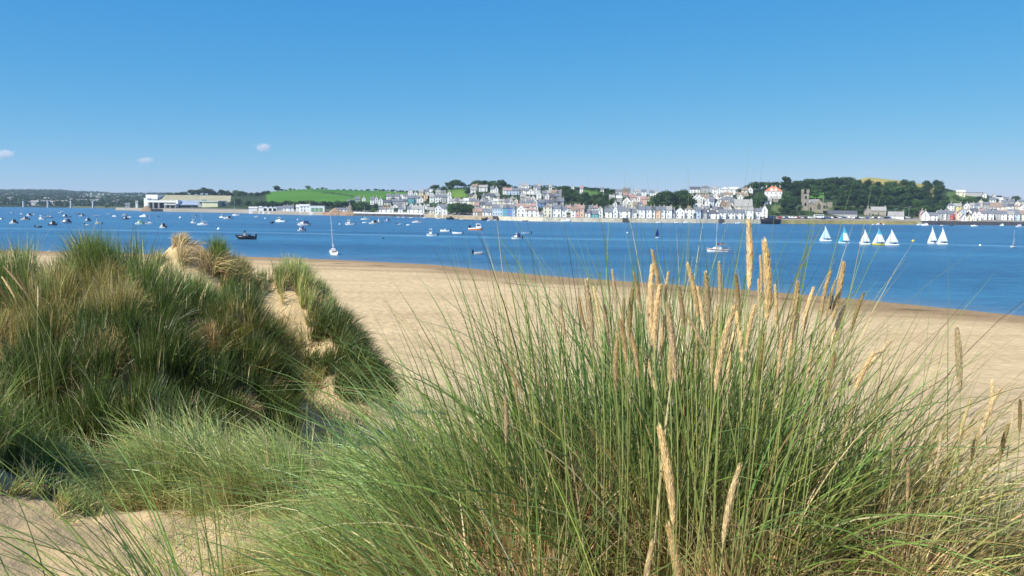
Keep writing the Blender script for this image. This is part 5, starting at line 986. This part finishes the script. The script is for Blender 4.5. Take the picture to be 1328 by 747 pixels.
for a in [(205.5,281,2.4,'navy','tiny dark buoy before the open workshop'),(233.8,283,3,'white','white and blue buoy before the covered dock'),(283.5,297.8,3.6,'white','white buoy just above the dune tip'),(344,284,2,'white','small white buoy off the boat store row'),(352.8,289.8,4.4,'black','fat black buoy next to the white wheelhouse boat'),(386,285.6,2,'white','small white buoy behind the blue-banded cruiser'),(440.4,291.2,2,'white','small white buoy above the nearest sailing boat'),(497.2,309.6,2.4,'black','black buoy alone in mid channel off the cove'),(813.5,302.4,2,'white','white buoy seen through grass tips before the white quay gable'),(1184,313.4,3.6,'yellow','yellow-white buoy between the dinghy line and the pair'),(1271,318.8,2.8,'white','white buoy between the pair and the lone dinghy'),(1146,291.6,2,'white','tiny white buoy beneath the ochre bank')]: buoy(*a)
# ------------------------------------------------------------------ clouds (beyond the haze)
def cloud(u, v, w, h, lab, dens):
    Y = 7000; p = P(u, v, Y); k_ = Y/F; R = random.Random(int(u)); mb = MB()
    mb.ball((0,0,0), (w*k_/2, w*k_/2, h*k_/2), 20, 12); o = mb.build('cloud', None, None, True); o.location = p
    m = bpy.data.materials.new('cloud_vapour'); m.use_nodes = True; nt = m.node_tree; nt.nodes.clear(); N = nt.nodes.new; L = nt.links.new
    tc = N('ShaderNodeTexCoord'); n = N('ShaderNodeTexNoise'); n.inputs['Scale'].default_value = 5.5/(w*k_); n.inputs['Detail'].default_value = 5; L(tc.outputs['Object'], n.inputs[0])
    ln_ = N('ShaderNodeVectorMath'); ln_.operation = 'MULTIPLY'; ln_.inputs[1].default_value = (2/(w*k_), 2/(w*k_), 2/(h*k_)); L(tc.outputs['Object'], ln_.inputs[0]); le = N('ShaderNodeVectorMath'); le.operation = 'LENGTH'; L(ln_.outputs[0], le.inputs[0])
    m1 = N('ShaderNodeMath'); m1.operation = 'SUBTRACT'; L(n.outputs['Fac'], m1.inputs[0]); m2 = N('ShaderNodeMath'); m2.operation = 'MULTIPLY'; L(le.outputs['Value'], m2.inputs[0]); m2.inputs[1].default_value = .72; L(m2.outputs[0], m1.inputs[1])
    m3 = N('ShaderNodeMath'); m3.operation = 'MULTIPLY'; m3.use_clamp = False; L(m1.outputs[0], m3.inputs[0]); m3.inputs[1].default_value = dens; mm = N('ShaderNodeMath'); mm.operation = 'MAXIMUM'; L(m3.outputs[0], mm.inputs[0]); mm.inputs[1].default_value = 0
    vs = N('ShaderNodeVolumePrincipled'); vs.inputs['Color'].default_value = (1,1,1,1); L(mm.outputs[0], vs.inputs['Density']); ou = N('ShaderNodeOutputMaterial'); L(vs.outputs[0], ou.inputs['Volume']); o.data.materials.append(m)
    tag(o, lab, 'cloud', None, 'stuff')
cloud(341, 191.5, 30, 17, 'small bright puff of cloud above the shipyard wood', .07)
cloud(188, 208, 34, 13, 'faint wisp of cloud above the shipyard', .035)
cloud(4, 200, 42, 17, 'small white cloud at the upstream edge of the sky', .055)
# ------------------------------------------------------------------ haze
hz = MB().box((0, 1600, 28), (5600, 4800, 160)); HZ = mat('haze_air', (1,1,1)); nt = HZ.node_tree; nt.nodes.clear()
vp = nt.nodes.new('ShaderNodeVolumePrincipled'); vp.inputs['Color'].default_value = (.72,.86,1,1); vp.inputs['Density'].default_value = .0001; vp.inputs['Anisotropy'].default_value = .2
oo = nt.nodes.new('ShaderNodeOutputMaterial'); nt.links.new(vp.outputs[0], oo.inputs['Volume'])
if True:
    ho = hz.build('haze', HZ); tag(ho, 'thin blue sea haze over the estuary', 'haze', None, 'stuff')
# ------------------------------------------------------------------ grass
BLADE = attrmat('grass_blade', .36, .28, .5); DRY = attrmat('dry_blade', .7, .25, .2)
def blade_mesh(name, root, tip, mid, width, cb, ct, K=6, fold=False, m=BLADE, seed=0):
    n = len(root); R = np.random.default_rng(seed); t = np.linspace(0, 1, K+1)[None, :, None]
    c = (1-t)**2*root[:, None]+2*t*(1-t)*mid[:, None]+t**2*tip[:, None]
    dr = np.gradient(c, axis=1); dr /= np.linalg.norm(dr, axis=2)[..., None]+1e-9
    a = R.uniform(0, 2*np.pi, n); ref = np.stack([np.cos(a), np.sin(a), np.zeros(n)], -1)[:, None]
    sd = np.cross(dr, ref); sd /= np.linalg.norm(sd, axis=2)[..., None]+1e-9
    wp_ = (np.minimum(1, (1-t)*2.2)*.96+.04)*np.minimum(1, .6+2*t)*width[:, None, None]/2
    colr = cb[:, None]+(ct-cb)[:, None]*np.clip(t*1.6-.05, 0, 1)
    if fold:
        nr = np.cross(sd, dr); V = np.stack([c-sd*wp_, c+nr*wp_*.5, c+sd*wp_], 2); w_ = 3
    else: V = np.stack([c-sd*wp_, c+sd*wp_], 2); w_ = 2
    C = np.repeat(colr[:, :, None], w_, 2).reshape(-1, 3); V = V.reshape(-1, 3)
    b = (np.arange(n)[:, None, None]*(K+1)*w_+np.arange(K)[None, :, None]*w_+np.arange(w_-1)[None, None, :]).reshape(-1)
    Q = np.stack([b, b+1, b+1+w_, b+w_], -1); me = npmesh(name, V, Q, fold, C, m); return me
GREEN = ((.10,.155,.060), (.065,.125,.050)); 
def tint(n, R, kind):
    base = {'green': ([.30,.24,.08], [.19,.27,.065]), 'deep': ([.12,.09,.03], [.085,.125,.026]), 'pale': ([.42,.36,.12], [.39,.47,.15]), 'blue': ([.26,.24,.09], [.17,.29,.09]), 'olive': ([.20,.13,.04], [.20,.19,.04]), 'gold': ([.38,.28,.11], [.38,.34,.12]), 'dry': ([.42,.30,.13], [.58,.44,.21]), 'straw': ([.50,.39,.20],[.66,.53,.29]), 'brown': ([.26,.16,.08], [.34,.22,.10])}[kind]  # darkest green has the shade of the hummock's faces put into it
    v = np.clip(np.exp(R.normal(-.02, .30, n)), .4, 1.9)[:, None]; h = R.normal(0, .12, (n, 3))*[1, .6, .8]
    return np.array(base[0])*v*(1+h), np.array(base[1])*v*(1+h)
def field(name, n, cx, cy, rx, ry, L, th, az, spread, wid, kind, seed, K=6, fold=False, dry=.0, flat=0.0, out=.6, parent=None, m=BLADE, gauss=False, tufts=None, droop=.35, ground_max=None):
    """n curved blades rooted in an elliptical patch of ground; they fan outward from its middle."""
    R = np.random.default_rng(seed)
    r = np.sqrt(R.uniform(0, 1, n)); a = R.uniform(0, 2*np.pi, n)
    if gauss: r = np.abs(R.normal(0, .5, n))
    # blades rise in shoots, and shoots gather in tufts of their own size and lean
    nt_ = tufts or max(3, n//420); q_ = np.sqrt(R.uniform(0, 1, nt_)); tr_ = np.abs(R.normal(0, .5, nt_)) if gauss else q_; ta = R.uniform(0, 2*np.pi, nt_)
    tcx, tcy = cx+rx*tr_*np.cos(ta), cy+ry*tr_*np.sin(ta); tl = R.uniform(.62, 1.15, nt_); trad = R.uniform(.05, .16, nt_)*(.6+L); tdx, tdy = R.normal(0, .32, nt_), R.normal(0, .32, nt_); tw = trad**1.3; tw /= tw.sum()
    ns = max(6, n//12); st_ = R.choice(nt_, ns, p=tw); sa = R.uniform(0, 2*np.pi, ns); s_r = np.abs(R.normal(0, .6, ns))*trad[st_]; sx_, sy_ = tcx[st_]+s_r*np.cos(sa), tcy[st_]+s_r*np.sin(sa); sdx, sdy = R.normal(0, .25, ns), R.normal(0, .25, ns)
    k = R.integers(0, ns, n); tk = st_[k]
    x = sx_[k]+R.normal(0, .012, n); y = sy_[k]+R.normal(0, .012, n)
    z = near_z(x, y)-.03; root = np.stack([x, y, z], -1)
    ox, oy = (x-cx)/rx, (y-cy)/ry; rr = np.hypot(ox, oy); lx, ly = (x-tcx[tk])/trad[tk], (y-tcy[tk])/trad[tk]
    dx = out*(.55*ox+.55*lx)+math.cos(az)*spread+tdx[tk]+sdx[k]+R.normal(0, .30, n); dy = out*(.55*oy+.55*ly)+math.sin(az)*spread+tdy[tk]+sdy[k]+R.normal(0, .30, n)
    ang = th*np.clip(np.hypot(dx, dy), 0, 2.2)*R.uniform(.6, 1.3, n); ang = np.clip(ang, 0, 1.4); dn = np.hypot(dx, dy)+1e-6; dx, dy = dx/dn, dy/dn
    ll = L*tl[tk]*R.uniform(.5, 1.15, n)*(1-.18*np.clip(rr, 0, 1)**2)
    tip = root+np.stack([dx*np.sin(ang)*ll, dy*np.sin(ang)*ll, np.cos(ang)*ll*(1-droop*np.sin(ang)**2)], -1)
    a0 = ang*R.uniform(.1, .8, n); mid = root+np.stack([dx*np.sin(a0)*ll*.55, dy*np.sin(a0)*ll*.55, np.cos(a0)*ll*.58], -1)+R.normal(0, .02, (n, 3))
    gz = near_z(tip[:, 0], tip[:, 1])+.03; tip[:, 2] = np.maximum(tip[:, 2], gz)
    kb, kt = tint(n, R, kind)
    if dry: q = R.uniform(size=n) < dry; db, dt = tint(n, R, 'straw'); kb[q] = db[q]; kt[q] = dt[q]
    return link(name, blade_mesh(name, root, tip, mid, wid*R.uniform(.6, 1.3, n), kb, kt, K, fold, m, seed+5), None, parent)
def tussock(label, cx, cy, parts):
    r = empty('marram_tussock', (cx, cy, float(near_z(cx, cy)))); tag(r, label, 'marram grass', 'marram tussocks on the dunes'); inv = Matrix.Translation(r.location).inverted()
    for q in parts:
        o = field(**q); o.parent = r; o.matrix_parent_inverse = inv
    return r
LEFT = math.pi; RIGHT = 0.0
def g(name, n, cx, cy, rx, ry, L, th, az, spread, wid, kind, seed, **k): return dict(name=name, n=n, cx=cx, cy=cy, rx=rx, ry=ry, L=L, th=th, az=az, spread=spread, wid=wid, kind=kind, seed=seed, **k)
# -- foreground tussock (the big one)
T1 = tussock('big foreground marram tussock with many straw-coloured seed heads', .5, 2.5, [
 g('blades', 3000, .50, 2.5, .60, .40, 1.14, .46, RIGHT, .0, .0046, 'green', 1, K=8, fold=True, dry=.08, out=1.0, tufts=26),
 g('blades', 1300, .25, 2.45, .60, .40, 1.12, .52, LEFT, .7, .0046, 'blue', 2, K=8, fold=True, dry=.06, out=.9, tufts=16),
 g('blades', 900, .95, 2.5, .45, .35, 1.10, .52, RIGHT, .8, .0046, 'gold', 5, K=8, fold=True, dry=.15, out=.9, tufts=10),
 g('dead_blades', 3200, .45, 2.35, .80, .45, .70, .75, RIGHT, .0, .0042, 'dry', 3, K=6, m=DRY, out=.6, droop=.6),
 g('dead_blades', 2400, .45, 2.35, .80, .45, .45, .40, RIGHT, .0, .0048, 'brown', 4, K=5, m=DRY, out=.4),
 g('dead_blades', 2000, .50, 2.05, .62, .16, .46, .75, RIGHT, .0, .0040, 'dry', 6, K=6, m=DRY, out=.4),
 g('blades', 750, .0, 2.6, .45, .4, .9, .65, LEFT, .7, .0044, 'pale', 7, K=8, fold=True, out=.6)])
T2 = tussock('marram tussock at the downstream edge with pale flattened stems', 1.75, 2.75, [
 g('blades', 1500, 1.80, 2.8, .50, .45, .68, .5, RIGHT, .25, .0045, 'green', 11, K=7, fold=True, dry=.15, out=.7),
 g('dead_blades', 2200, 1.5, 2.6, .75, .45, .50, .95, RIGHT, .1, .0042, 'dry', 12, K=6, m=DRY, out=.5, droop=.6),
 g('dead_blades', 1500, 1.5, 2.6, .75, .45, .34, .6, RIGHT, .1, .0045, 'brown', 14, K=6, m=DRY, out=.5, droop=.6)])
T3 = tussock('pale green low marram patch spreading from under the big tussock', -.45, 3.1, [
 g('blades', 7500, -.12, 3.3, .7, .75, .50, .6, LEFT, .3, .0038, 'pale', 21, K=5, dry=.12, out=.6),
 g('dead_blades', 3600, -.3, 3.0, .85, .75, .26, .8, LEFT, .3, .0036, 'gold', 22, K=4, m=DRY, out=.5)])
T4 = tussock('dark green blades sweeping across the bottom of the view', -.35, 1.35, [
 g('blades', 360, -.05, 1.6, .28, .25, 1.0, .95, LEFT, 1.3, .0040, 'green', 31, K=9, fold=True, out=.4, droop=.5),
 g('blades', 480, -.55, 1.5, .75, .18, 1.15, .58, LEFT, 1.4, .0032, 'green', 33, K=9, fold=True, out=.3, droop=.3, tufts=14),
 g('dead_blades', 120, -.2, 1.5, .3, .3, .7, .9, LEFT, 1.2, .0035, 'straw', 32, K=8, m=DRY, out=.4)])
T5 = tussock('sunlit tuft at the foot of the dark hummock', -1.75, 4.75, [
 g('blades', 7500, -1.7, 4.75, .9, .33, .58, .75, LEFT, .75, .0045, 'pale', 41, K=6, dry=.10, out=.6, tufts=46),
 g('dead_blades', 4500, -1.7, 4.6, .95, .33, .28, .7, LEFT, .4, .0042, 'gold', 42, K=4, m=DRY, tufts=40)])
T6 = tussock('teal green tuft between the hummock and the big tussock', -.85, 4.5, [
 g('blades', 2800, -.85, 4.5, .5, .4, .48, .7, LEFT, .35, .0042, 'blue', 51, K=6, dry=.08)])
T7 = tussock('dark tuft with pinkish seed heads at the upstream edge', -2.9, 4.35, [
 g('blades', 3600, -2.95, 4.35, .45, .5, .62, .6, RIGHT, .1, .0045, 'green', 61, K=6, dry=.10),
 g('blades', 1800, -2.6, 4.15, .4, .22, .26, .7, RIGHT, .2, .0042, 'pale', 62, K=5, dry=.3, tufts=9)])
# -- the hummock: broad clumps side by side, shade put into the dark ones' colour
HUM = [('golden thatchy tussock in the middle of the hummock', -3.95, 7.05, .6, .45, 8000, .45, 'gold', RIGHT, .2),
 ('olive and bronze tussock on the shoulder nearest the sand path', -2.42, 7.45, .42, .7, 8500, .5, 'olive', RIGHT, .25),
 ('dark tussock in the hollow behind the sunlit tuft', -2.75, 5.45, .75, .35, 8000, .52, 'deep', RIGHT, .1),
 ('unseen tussock added past the upstream edge to shade the hummock', -6.2, 4.9, .8, .7, 9000, .85, 'green', RIGHT, .2),  # out of frame, added only to cast shade on the near face
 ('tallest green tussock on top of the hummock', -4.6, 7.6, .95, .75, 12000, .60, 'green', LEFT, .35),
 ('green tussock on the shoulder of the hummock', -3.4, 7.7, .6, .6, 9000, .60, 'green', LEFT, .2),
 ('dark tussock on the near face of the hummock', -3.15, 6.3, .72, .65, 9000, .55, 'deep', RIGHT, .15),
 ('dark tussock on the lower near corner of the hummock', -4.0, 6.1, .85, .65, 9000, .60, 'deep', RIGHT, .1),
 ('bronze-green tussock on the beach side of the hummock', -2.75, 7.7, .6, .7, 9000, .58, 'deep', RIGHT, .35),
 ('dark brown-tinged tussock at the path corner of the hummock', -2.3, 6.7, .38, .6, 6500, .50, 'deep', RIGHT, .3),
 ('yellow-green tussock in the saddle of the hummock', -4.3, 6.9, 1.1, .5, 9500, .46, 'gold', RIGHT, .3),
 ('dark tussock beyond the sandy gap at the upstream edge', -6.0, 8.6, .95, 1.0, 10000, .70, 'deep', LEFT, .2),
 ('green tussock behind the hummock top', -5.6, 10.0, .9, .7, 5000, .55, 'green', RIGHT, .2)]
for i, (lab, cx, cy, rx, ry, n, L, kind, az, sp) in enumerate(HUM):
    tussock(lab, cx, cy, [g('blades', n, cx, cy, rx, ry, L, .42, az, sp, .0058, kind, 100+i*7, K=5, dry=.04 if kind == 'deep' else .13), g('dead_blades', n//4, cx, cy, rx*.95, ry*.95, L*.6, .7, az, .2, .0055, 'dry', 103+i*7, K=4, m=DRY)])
tussock('golden dry tussock crowning the second dune crest', -4.45, 11.3, [g('blades', 5000, -4.35, 11.2, .65, .6, .42, .6, RIGHT, .5, .007, 'gold', 201, K=5, dry=.3), g('blades', 1500, -4.2, 11.2, .5, .5, .55, .4, RIGHT, .1, .006, 'green', 202, K=5), g('dead_blades', 3000, -4.6, 11.0, .9, .6, .3, .9, RIGHT, .2, .007, 'straw', 203, K=4, m=DRY)])
tussock('pale tufted tussock on the third dune crest beside the beach', -3.5, 12.0, [g('blades', 7500, -3.35, 12.0, .85, .6, .42, .45, RIGHT, .1, .007, 'pale', 211, K=5, dry=.25, tufts=34), g('dead_blades', 2500, -3.4, 11.7, .8, .6, .3, .8, RIGHT, .2, .007, 'dry', 212, K=4, m=DRY)])
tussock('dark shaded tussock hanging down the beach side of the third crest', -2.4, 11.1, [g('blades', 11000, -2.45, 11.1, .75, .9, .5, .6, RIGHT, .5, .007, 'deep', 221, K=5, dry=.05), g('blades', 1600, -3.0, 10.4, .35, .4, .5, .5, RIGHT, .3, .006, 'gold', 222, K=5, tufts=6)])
tussock('small drooping tuft over the shaded sand face', -2.5, 9.6, [g('blades', 1100, -2.5, 9.7, .3, .2, .4, .8, RIGHT, .7, .006, 'gold', 231, K=5, dry=.2)])
# -- thin scattered grass, the stuff between tussocks
def scatter(name, n, xs, ys, L, kind, wid, seed, dens):
    R = np.random.default_rng(seed); x = R.uniform(*xs, n); y = R.uniform(*ys, n); keep = fbm(x*1.3, y*1.3, 3, seed)+dens > 0; x, y = x[keep], y[keep]; n = len(x)
    root = np.stack([x, y, near_z(x, y)-.02], -1); a = R.uniform(0, 6.28, n); an = R.uniform(.1, 1.1, n); l = L*R.uniform(.4, 1.1, n)
    tip = root+np.stack([np.cos(a)*np.sin(an)*l-.15*l, np.sin(a)*np.sin(an)*l, np.cos(an)*l], -1); tip[:, 2] = np.maximum(tip[:, 2], near_z(tip[:, 0], tip[:, 1])+.02)
    mid = root+(tip-root)*.4+np.stack([0*l, 0*l, l*.2], -1); kb, kt = tint(n, R, kind)
    tag(link(name, blade_mesh(name, root, tip, mid, wid*R.uniform(.6, 1.3, n), kb, kt, 4, False, DRY, seed)), 'thin scattered dune grass between the tussocks', 'grass', None, 'stuff')
scatter('dune_grass', 9000, (-6, -1.6), (5.0, 11.5), .35, 'gold', .006, 301, .05)
scatter('dune_grass', 4200, (-2.9, .5), (2.6, 4.5), .26, 'pale', .0034, 302, -.06)
scatter('dune_grass', 2500, (-.9, 2.2), (2.6, 5.0), .35, 'green', .0036, 303, -.02)
# -- seed heads at the places they stand
def head_mesh(seed):
    R = np.random.default_rng(seed); n = 420; z = R.uniform(0, 1, n)**.9; prof = np.sin(np.pi*np.clip(z*.93+.05, 0, 1))**.55*.042; a = R.uniform(0, 2*np.pi, n)
    b0 = np.stack([np.cos(a)*prof*.75, np.sin(a)*prof*.75, z*.96], -1); d = np.stack([np.cos(a)*.22, np.sin(a)*.22, np.ones(n)], -1); d /= np.linalg.norm(d, axis=1)[:, None]
    t = np.stack([-np.sin(a), np.cos(a), 0*a], -1); l = R.uniform(.045, .10, n)[:, None]; w = .0085
    o = np.stack([np.cos(a), np.sin(a), 0*a], -1)
    V = np.stack([b0, b0+d*l*.45+t*w+o*.004, b0+d*l, b0+d*l*.45-t*w+o*.004], 1).reshape(-1, 3); vv = R.uniform(.65, 1.25, n)[:, None]
    C = np.repeat((np.array([.84,.69,.38])*vv)[:, None], 4, 1).reshape(-1, 3); Q = np.arange(4*n).reshape(-1, 4)
    zz = np.linspace(-.01, .99, 12); th = np.linspace(0, 2*np.pi, 8, endpoint=False); pr = np.sin(np.pi*np.clip(zz*.93+.05, 0.01, 1))**.55*.036
    cv = np.stack([np.cos(th)[None]*pr[:, None], np.sin(th)[None]*pr[:, None], np.repeat(zz[:, None], 8, 1)], -1).reshape(-1, 3); q = []
    for i in range(11):
        for k in range(8): q.append((len(V)+i*8+k, len(V)+i*8+(k+1) % 8, len(V)+(i+1)*8+(k+1) % 8, len(V)+(i+1)*8+k))
    V = np.concatenate([V, cv]); C = np.concatenate([C, np.tile([.56,.45,.25], (len(cv), 1))]); Q = np.concatenate([Q, np.array(q)])
    bx_, by_ = R.normal(0, .07, 2); V[:, 0] += bx_*V[:, 2]**2; V[:, 1] += by_*V[:, 2]**2; C = C*R.uniform(.75, 1.15)*np.array([1, R.uniform(.92, 1.03), R.uniform(.85, 1.1)])
    return npmesh('seed_head', V, Q, False, C, attr_seed)
attr_seed = attrmat('seed_husk', .75, .2, .2)
HEADS = [head_mesh(500+i) for i in range(9)]; STEM = mat('seed_stem', (.30,.33,.11), .6, .2, 20)
def seed_head(par, ut, vt, ub, vb, L=None, dark=False, seed=0, ymax=2.9):
    R = random.Random(int(ut*10+vt)+seed); ln_ = math.hypot(ub-ut, vb-vt); L = L or R.uniform(.15, .19); Y = L*F/ln_; Y = 1.45 if Y < 1.45 else (Y if Y < 2.0 else (R.uniform(1.8, 2.15) if ymax < 3 else min(ymax, Y))); a = P(ub, vb, Y); b = P(ut, vt, Y*(1+R.uniform(-.02, .02))); d = (b-a); L = d.length
    gx_ = a.x-d.x/max(.2, d.z/L if L else 1)*1.2*min(1.0, (a.z-float(near_z(a.x, a.y)))); rx_ = max(a.x-.5, min(a.x+.5, gx_)); ry_ = a.y+R.uniform(.0, .25); rz_ = float(near_z(rx_, ry_))-.02
    root = Vector((rx_, ry_, rz_)); mid = a-d.normalized()*(a-root).length*.45; pts = []
    for i in range(11): t = i/10; pts.append(root*(1-t)**2+mid*2*t*(1-t)+a*t*t)
    st = MB().tube([p_-par.location for p_ in pts]+[a+d*.1-par.location], .0012, 5).build('stem', STEM, par, True)
    o = link('seed_head', R.choice(HEADS), None, st); o.location = a-par.location; q = Vector((0,0,1)).rotation_difference(d.normalized()); o.rotation_mode = 'QUATERNION'; o.rotation_quaternion = q; w_ = L*R.uniform(.82, 1.15); o.scale = (w_, w_, L)
for h in [(851,323,857,398),(836.6,344.5,846,437),(861.7,353,863,405),(847,370,849,450),(898.7,341,905,411),(917,353,919,424),(976.8,287.7,971,376),(956.5,353,958.8,411),(940,392,927.6,508),(892,405,916,456),(924.4,395,922.8,488),(869.8,392,876,495),(762.7,363,768.5,450),(746,386,760.5,430),(805.5,386,808.7,437),(815,373,816.7,437),(792.6,430,799,508),(823,424,828,492),(834,463,852,510),(718.7,408,723.5,450),(657.7,469,678.5,510),(1003,312,994.5,414.6),(984.8,361.6,984.8,414.6),(1037.8,366,1025,443.5),(1069,350,1064,414.6),(1097,342,1079.6,414.6),(1115.6,377.6,1103.7,430.6),(1156.7,443.5,1099,501),(867.5,553,873,678.6),(947.6,601,937.7,705),(880,680,882,790),(835,700,836,800),(659,513,656.5,576),(1100,520,1088,590),(1085,455,1070,520),(665,487,672,530),(728,395,733,440),(774,372,778,425),(786,395,789,450),(795,350,800,402),(809,410,812,470),(826,352,830,405),(842,402,846,465),(856,410,858,470),(866,430,869,500),(883,370,887,425),(899,425,902,490),(909,372,913,430),(934,340,934,395),(945,432,944,495),(962,405,962,470),(972,395,968,455),(984,430,983,500),(990,332,987,380),(1010,370,1006,425),(1016,430,1008,490),(1030,405,1022,465),(1048,372,1042,430),(1056,432,1046,495),(1078,362,1072,410),(1088,395,1078,455),(1126,455,1108,510)]:
    seed_head(T1, *h)
for h in [(1243.5,424,1245,508),(1254.5,516,1244.6,566),(1287.6,500,1271,566),(1315.7,525,1310.7,560),(1324,515,1322,560),(1160,566,1157,600),(1290,492,1283,545),(1247,530,1244,580),(1222,560,1214,610),(1268,545,1258,600),(1302,548,1296,600),(1180,600,1176,650)]: seed_head(T2, *h)
for h in [(8,344,30,376),(24,352,38,386),(5,357,19,386),(0,373,10,392),(51,372,49,398),(67.5,400,66,424)]: seed_head(T7, *h, L=.16, ymax=4.6)
# a few long single blades that reach above the horizon
def long_blades(par, items, seed):
    R = np.random.default_rng(seed); ro = []; tp = []; md = []
    for ut, vt, ur, Y, bow in items:
        b = P(ut, vt, Y); a = P(ur, 700, Y); a.z = float(near_z(a.x, a.y))-.02; m_ = a.lerp(b, .5); m_.x += bow; ro.append(a); tp.append(b); md.append(m_)
    n = len(ro); kb, kt = tint(n, R, 'green'); kt *= 1.15; me = blade_mesh('blades', np.array(ro), np.array(tp), np.array(md), np.full(n, .0045), kb, kt, 12, True, BLADE, seed); o = link('blades', me); o.parent = par; o.matrix_parent_inverse = Matrix.Translation(par.location).inverted()
long_blades(T1, [(839,226,960,1.9,-.03),(893,214,930,1.8,-.03),(1010,228,960,1.9,-.02),(1068,231,975,1.9,-.03),(1107,232,985,1.9,-.05),(1148,238,1000,1.9,-.06),(746,243,860,1.9,.02),(781,250,820,2.0,.01),(1158,284,930,1.7,-.10),(722,285,830,1.9,-.05),(701,296,800,1.9,-.05),(686,298,800,2.0,-.04),(818,265,870,2.0,-.02),(940,290,925,1.8,0),(575,318,760,2.1,.08),(590,335,760,2.1,.1),(620,345,780,2.1,.08),(1040,300,960,2.1,-.04),(1135,352,990,2,-.08),(1194,388,1000,2.1,-.15),(1300,336,1010,1.9,-.2),(1292,352,1050,2.0,-.2),(1210,372,1040,2.1,-.1),(1262,380,1060,2.0,-.1),(1210,340,1180,2.3,0),(1230,290,1235,2.4,0),(497,386,760,2.2,.1),(470,430,740,2.3,.12),(640,380,800,2.2,.05),(660,330,830,2.1,.04)], 71)
# ------------------------------------------------------------------ light
EL = math.radians(45); AZ = math.radians(44)   # the sun stands over the viewer's left hand and a little behind
sv = Vector((-math.cos(EL)*math.cos(AZ), -math.cos(EL)*math.sin(AZ), math.sin(EL)))
sl = bpy.data.lights.new('sun', 'SUN'); sl.energy = 4.6; sl.angle = math.radians(.5); sl.color = (1, .95, .86); so = bpy.data.objects.new('sun', sl); COL.objects.link(so); so.rotation_euler = sv.to_track_quat('Z', 'Y').to_euler()
w = bpy.data.worlds.new('World'); S.world = w; w.use_nodes = True; nt = w.node_tree; bg = nt.nodes['Background']
sk_ = nt.nodes.new('ShaderNodeTexSky'); sk_.sky_type = 'NISHITA'; sk_.sun_disc = False; sk_.sun_elevation = EL; sk_.sun_rotation = math.atan2(sv.x, sv.y); sk_.air_density = .7; sk_.dust_density = 0; sk_.ozone_density = 4; sk_.altitude = 0
N_ = nt.nodes.new; sr_ = N_('ShaderNodeSeparateColor'); cr_ = N_('ShaderNodeCombineColor'); nt.links.new(sk_.outputs[0], sr_.inputs[0])
for i_, (pw, kk) in enumerate(((1.34, 1.63), (.575, .80), (.212, .72))):
    a_ = N_('ShaderNodeMath'); a_.operation = 'MULTIPLY'; a_.inputs[1].default_value = .05; b_ = N_('ShaderNodeMath'); b_.operation = 'POWER'; b_.inputs[1].default_value = pw; c_ = N_('ShaderNodeMath'); c_.operation = 'MULTIPLY'; c_.inputs[1].default_value = kk/.12
    nt.links.new(sr_.outputs[i_], a_.inputs[0]); nt.links.new(a_.outputs[0], b_.inputs[0]); nt.links.new(b_.outputs[0], c_.inputs[0])
    d_ = N_('ShaderNodeMath'); d_.operation = 'MAXIMUM'; d_.inputs[1].default_value = (.36, 0, 0)[i_]; nt.links.new(c_.outputs[0], d_.inputs[0]); nt.links.new(d_.outputs[0], cr_.inputs[i_])
nt.links.new(cr_.outputs[0], bg.inputs[0]); bg.inputs[1].default_value = .12
S.view_settings.view_transform = 'Standard'; S.view_settings.look = 'None'; S.view_settings.exposure = .45; S.view_settings.gamma = 1
S.render.engine = 'CYCLES'; S.cycles.use_denoising = True; S.cycles.max_bounces = 6; S.cycles.transmission_bounces = 3; S.cycles.volume_bounces = 6; S.cycles.transparent_max_bounces = 8; S.cycles.volume_step_rate = 10; S.cycles.volume_max_steps = 64
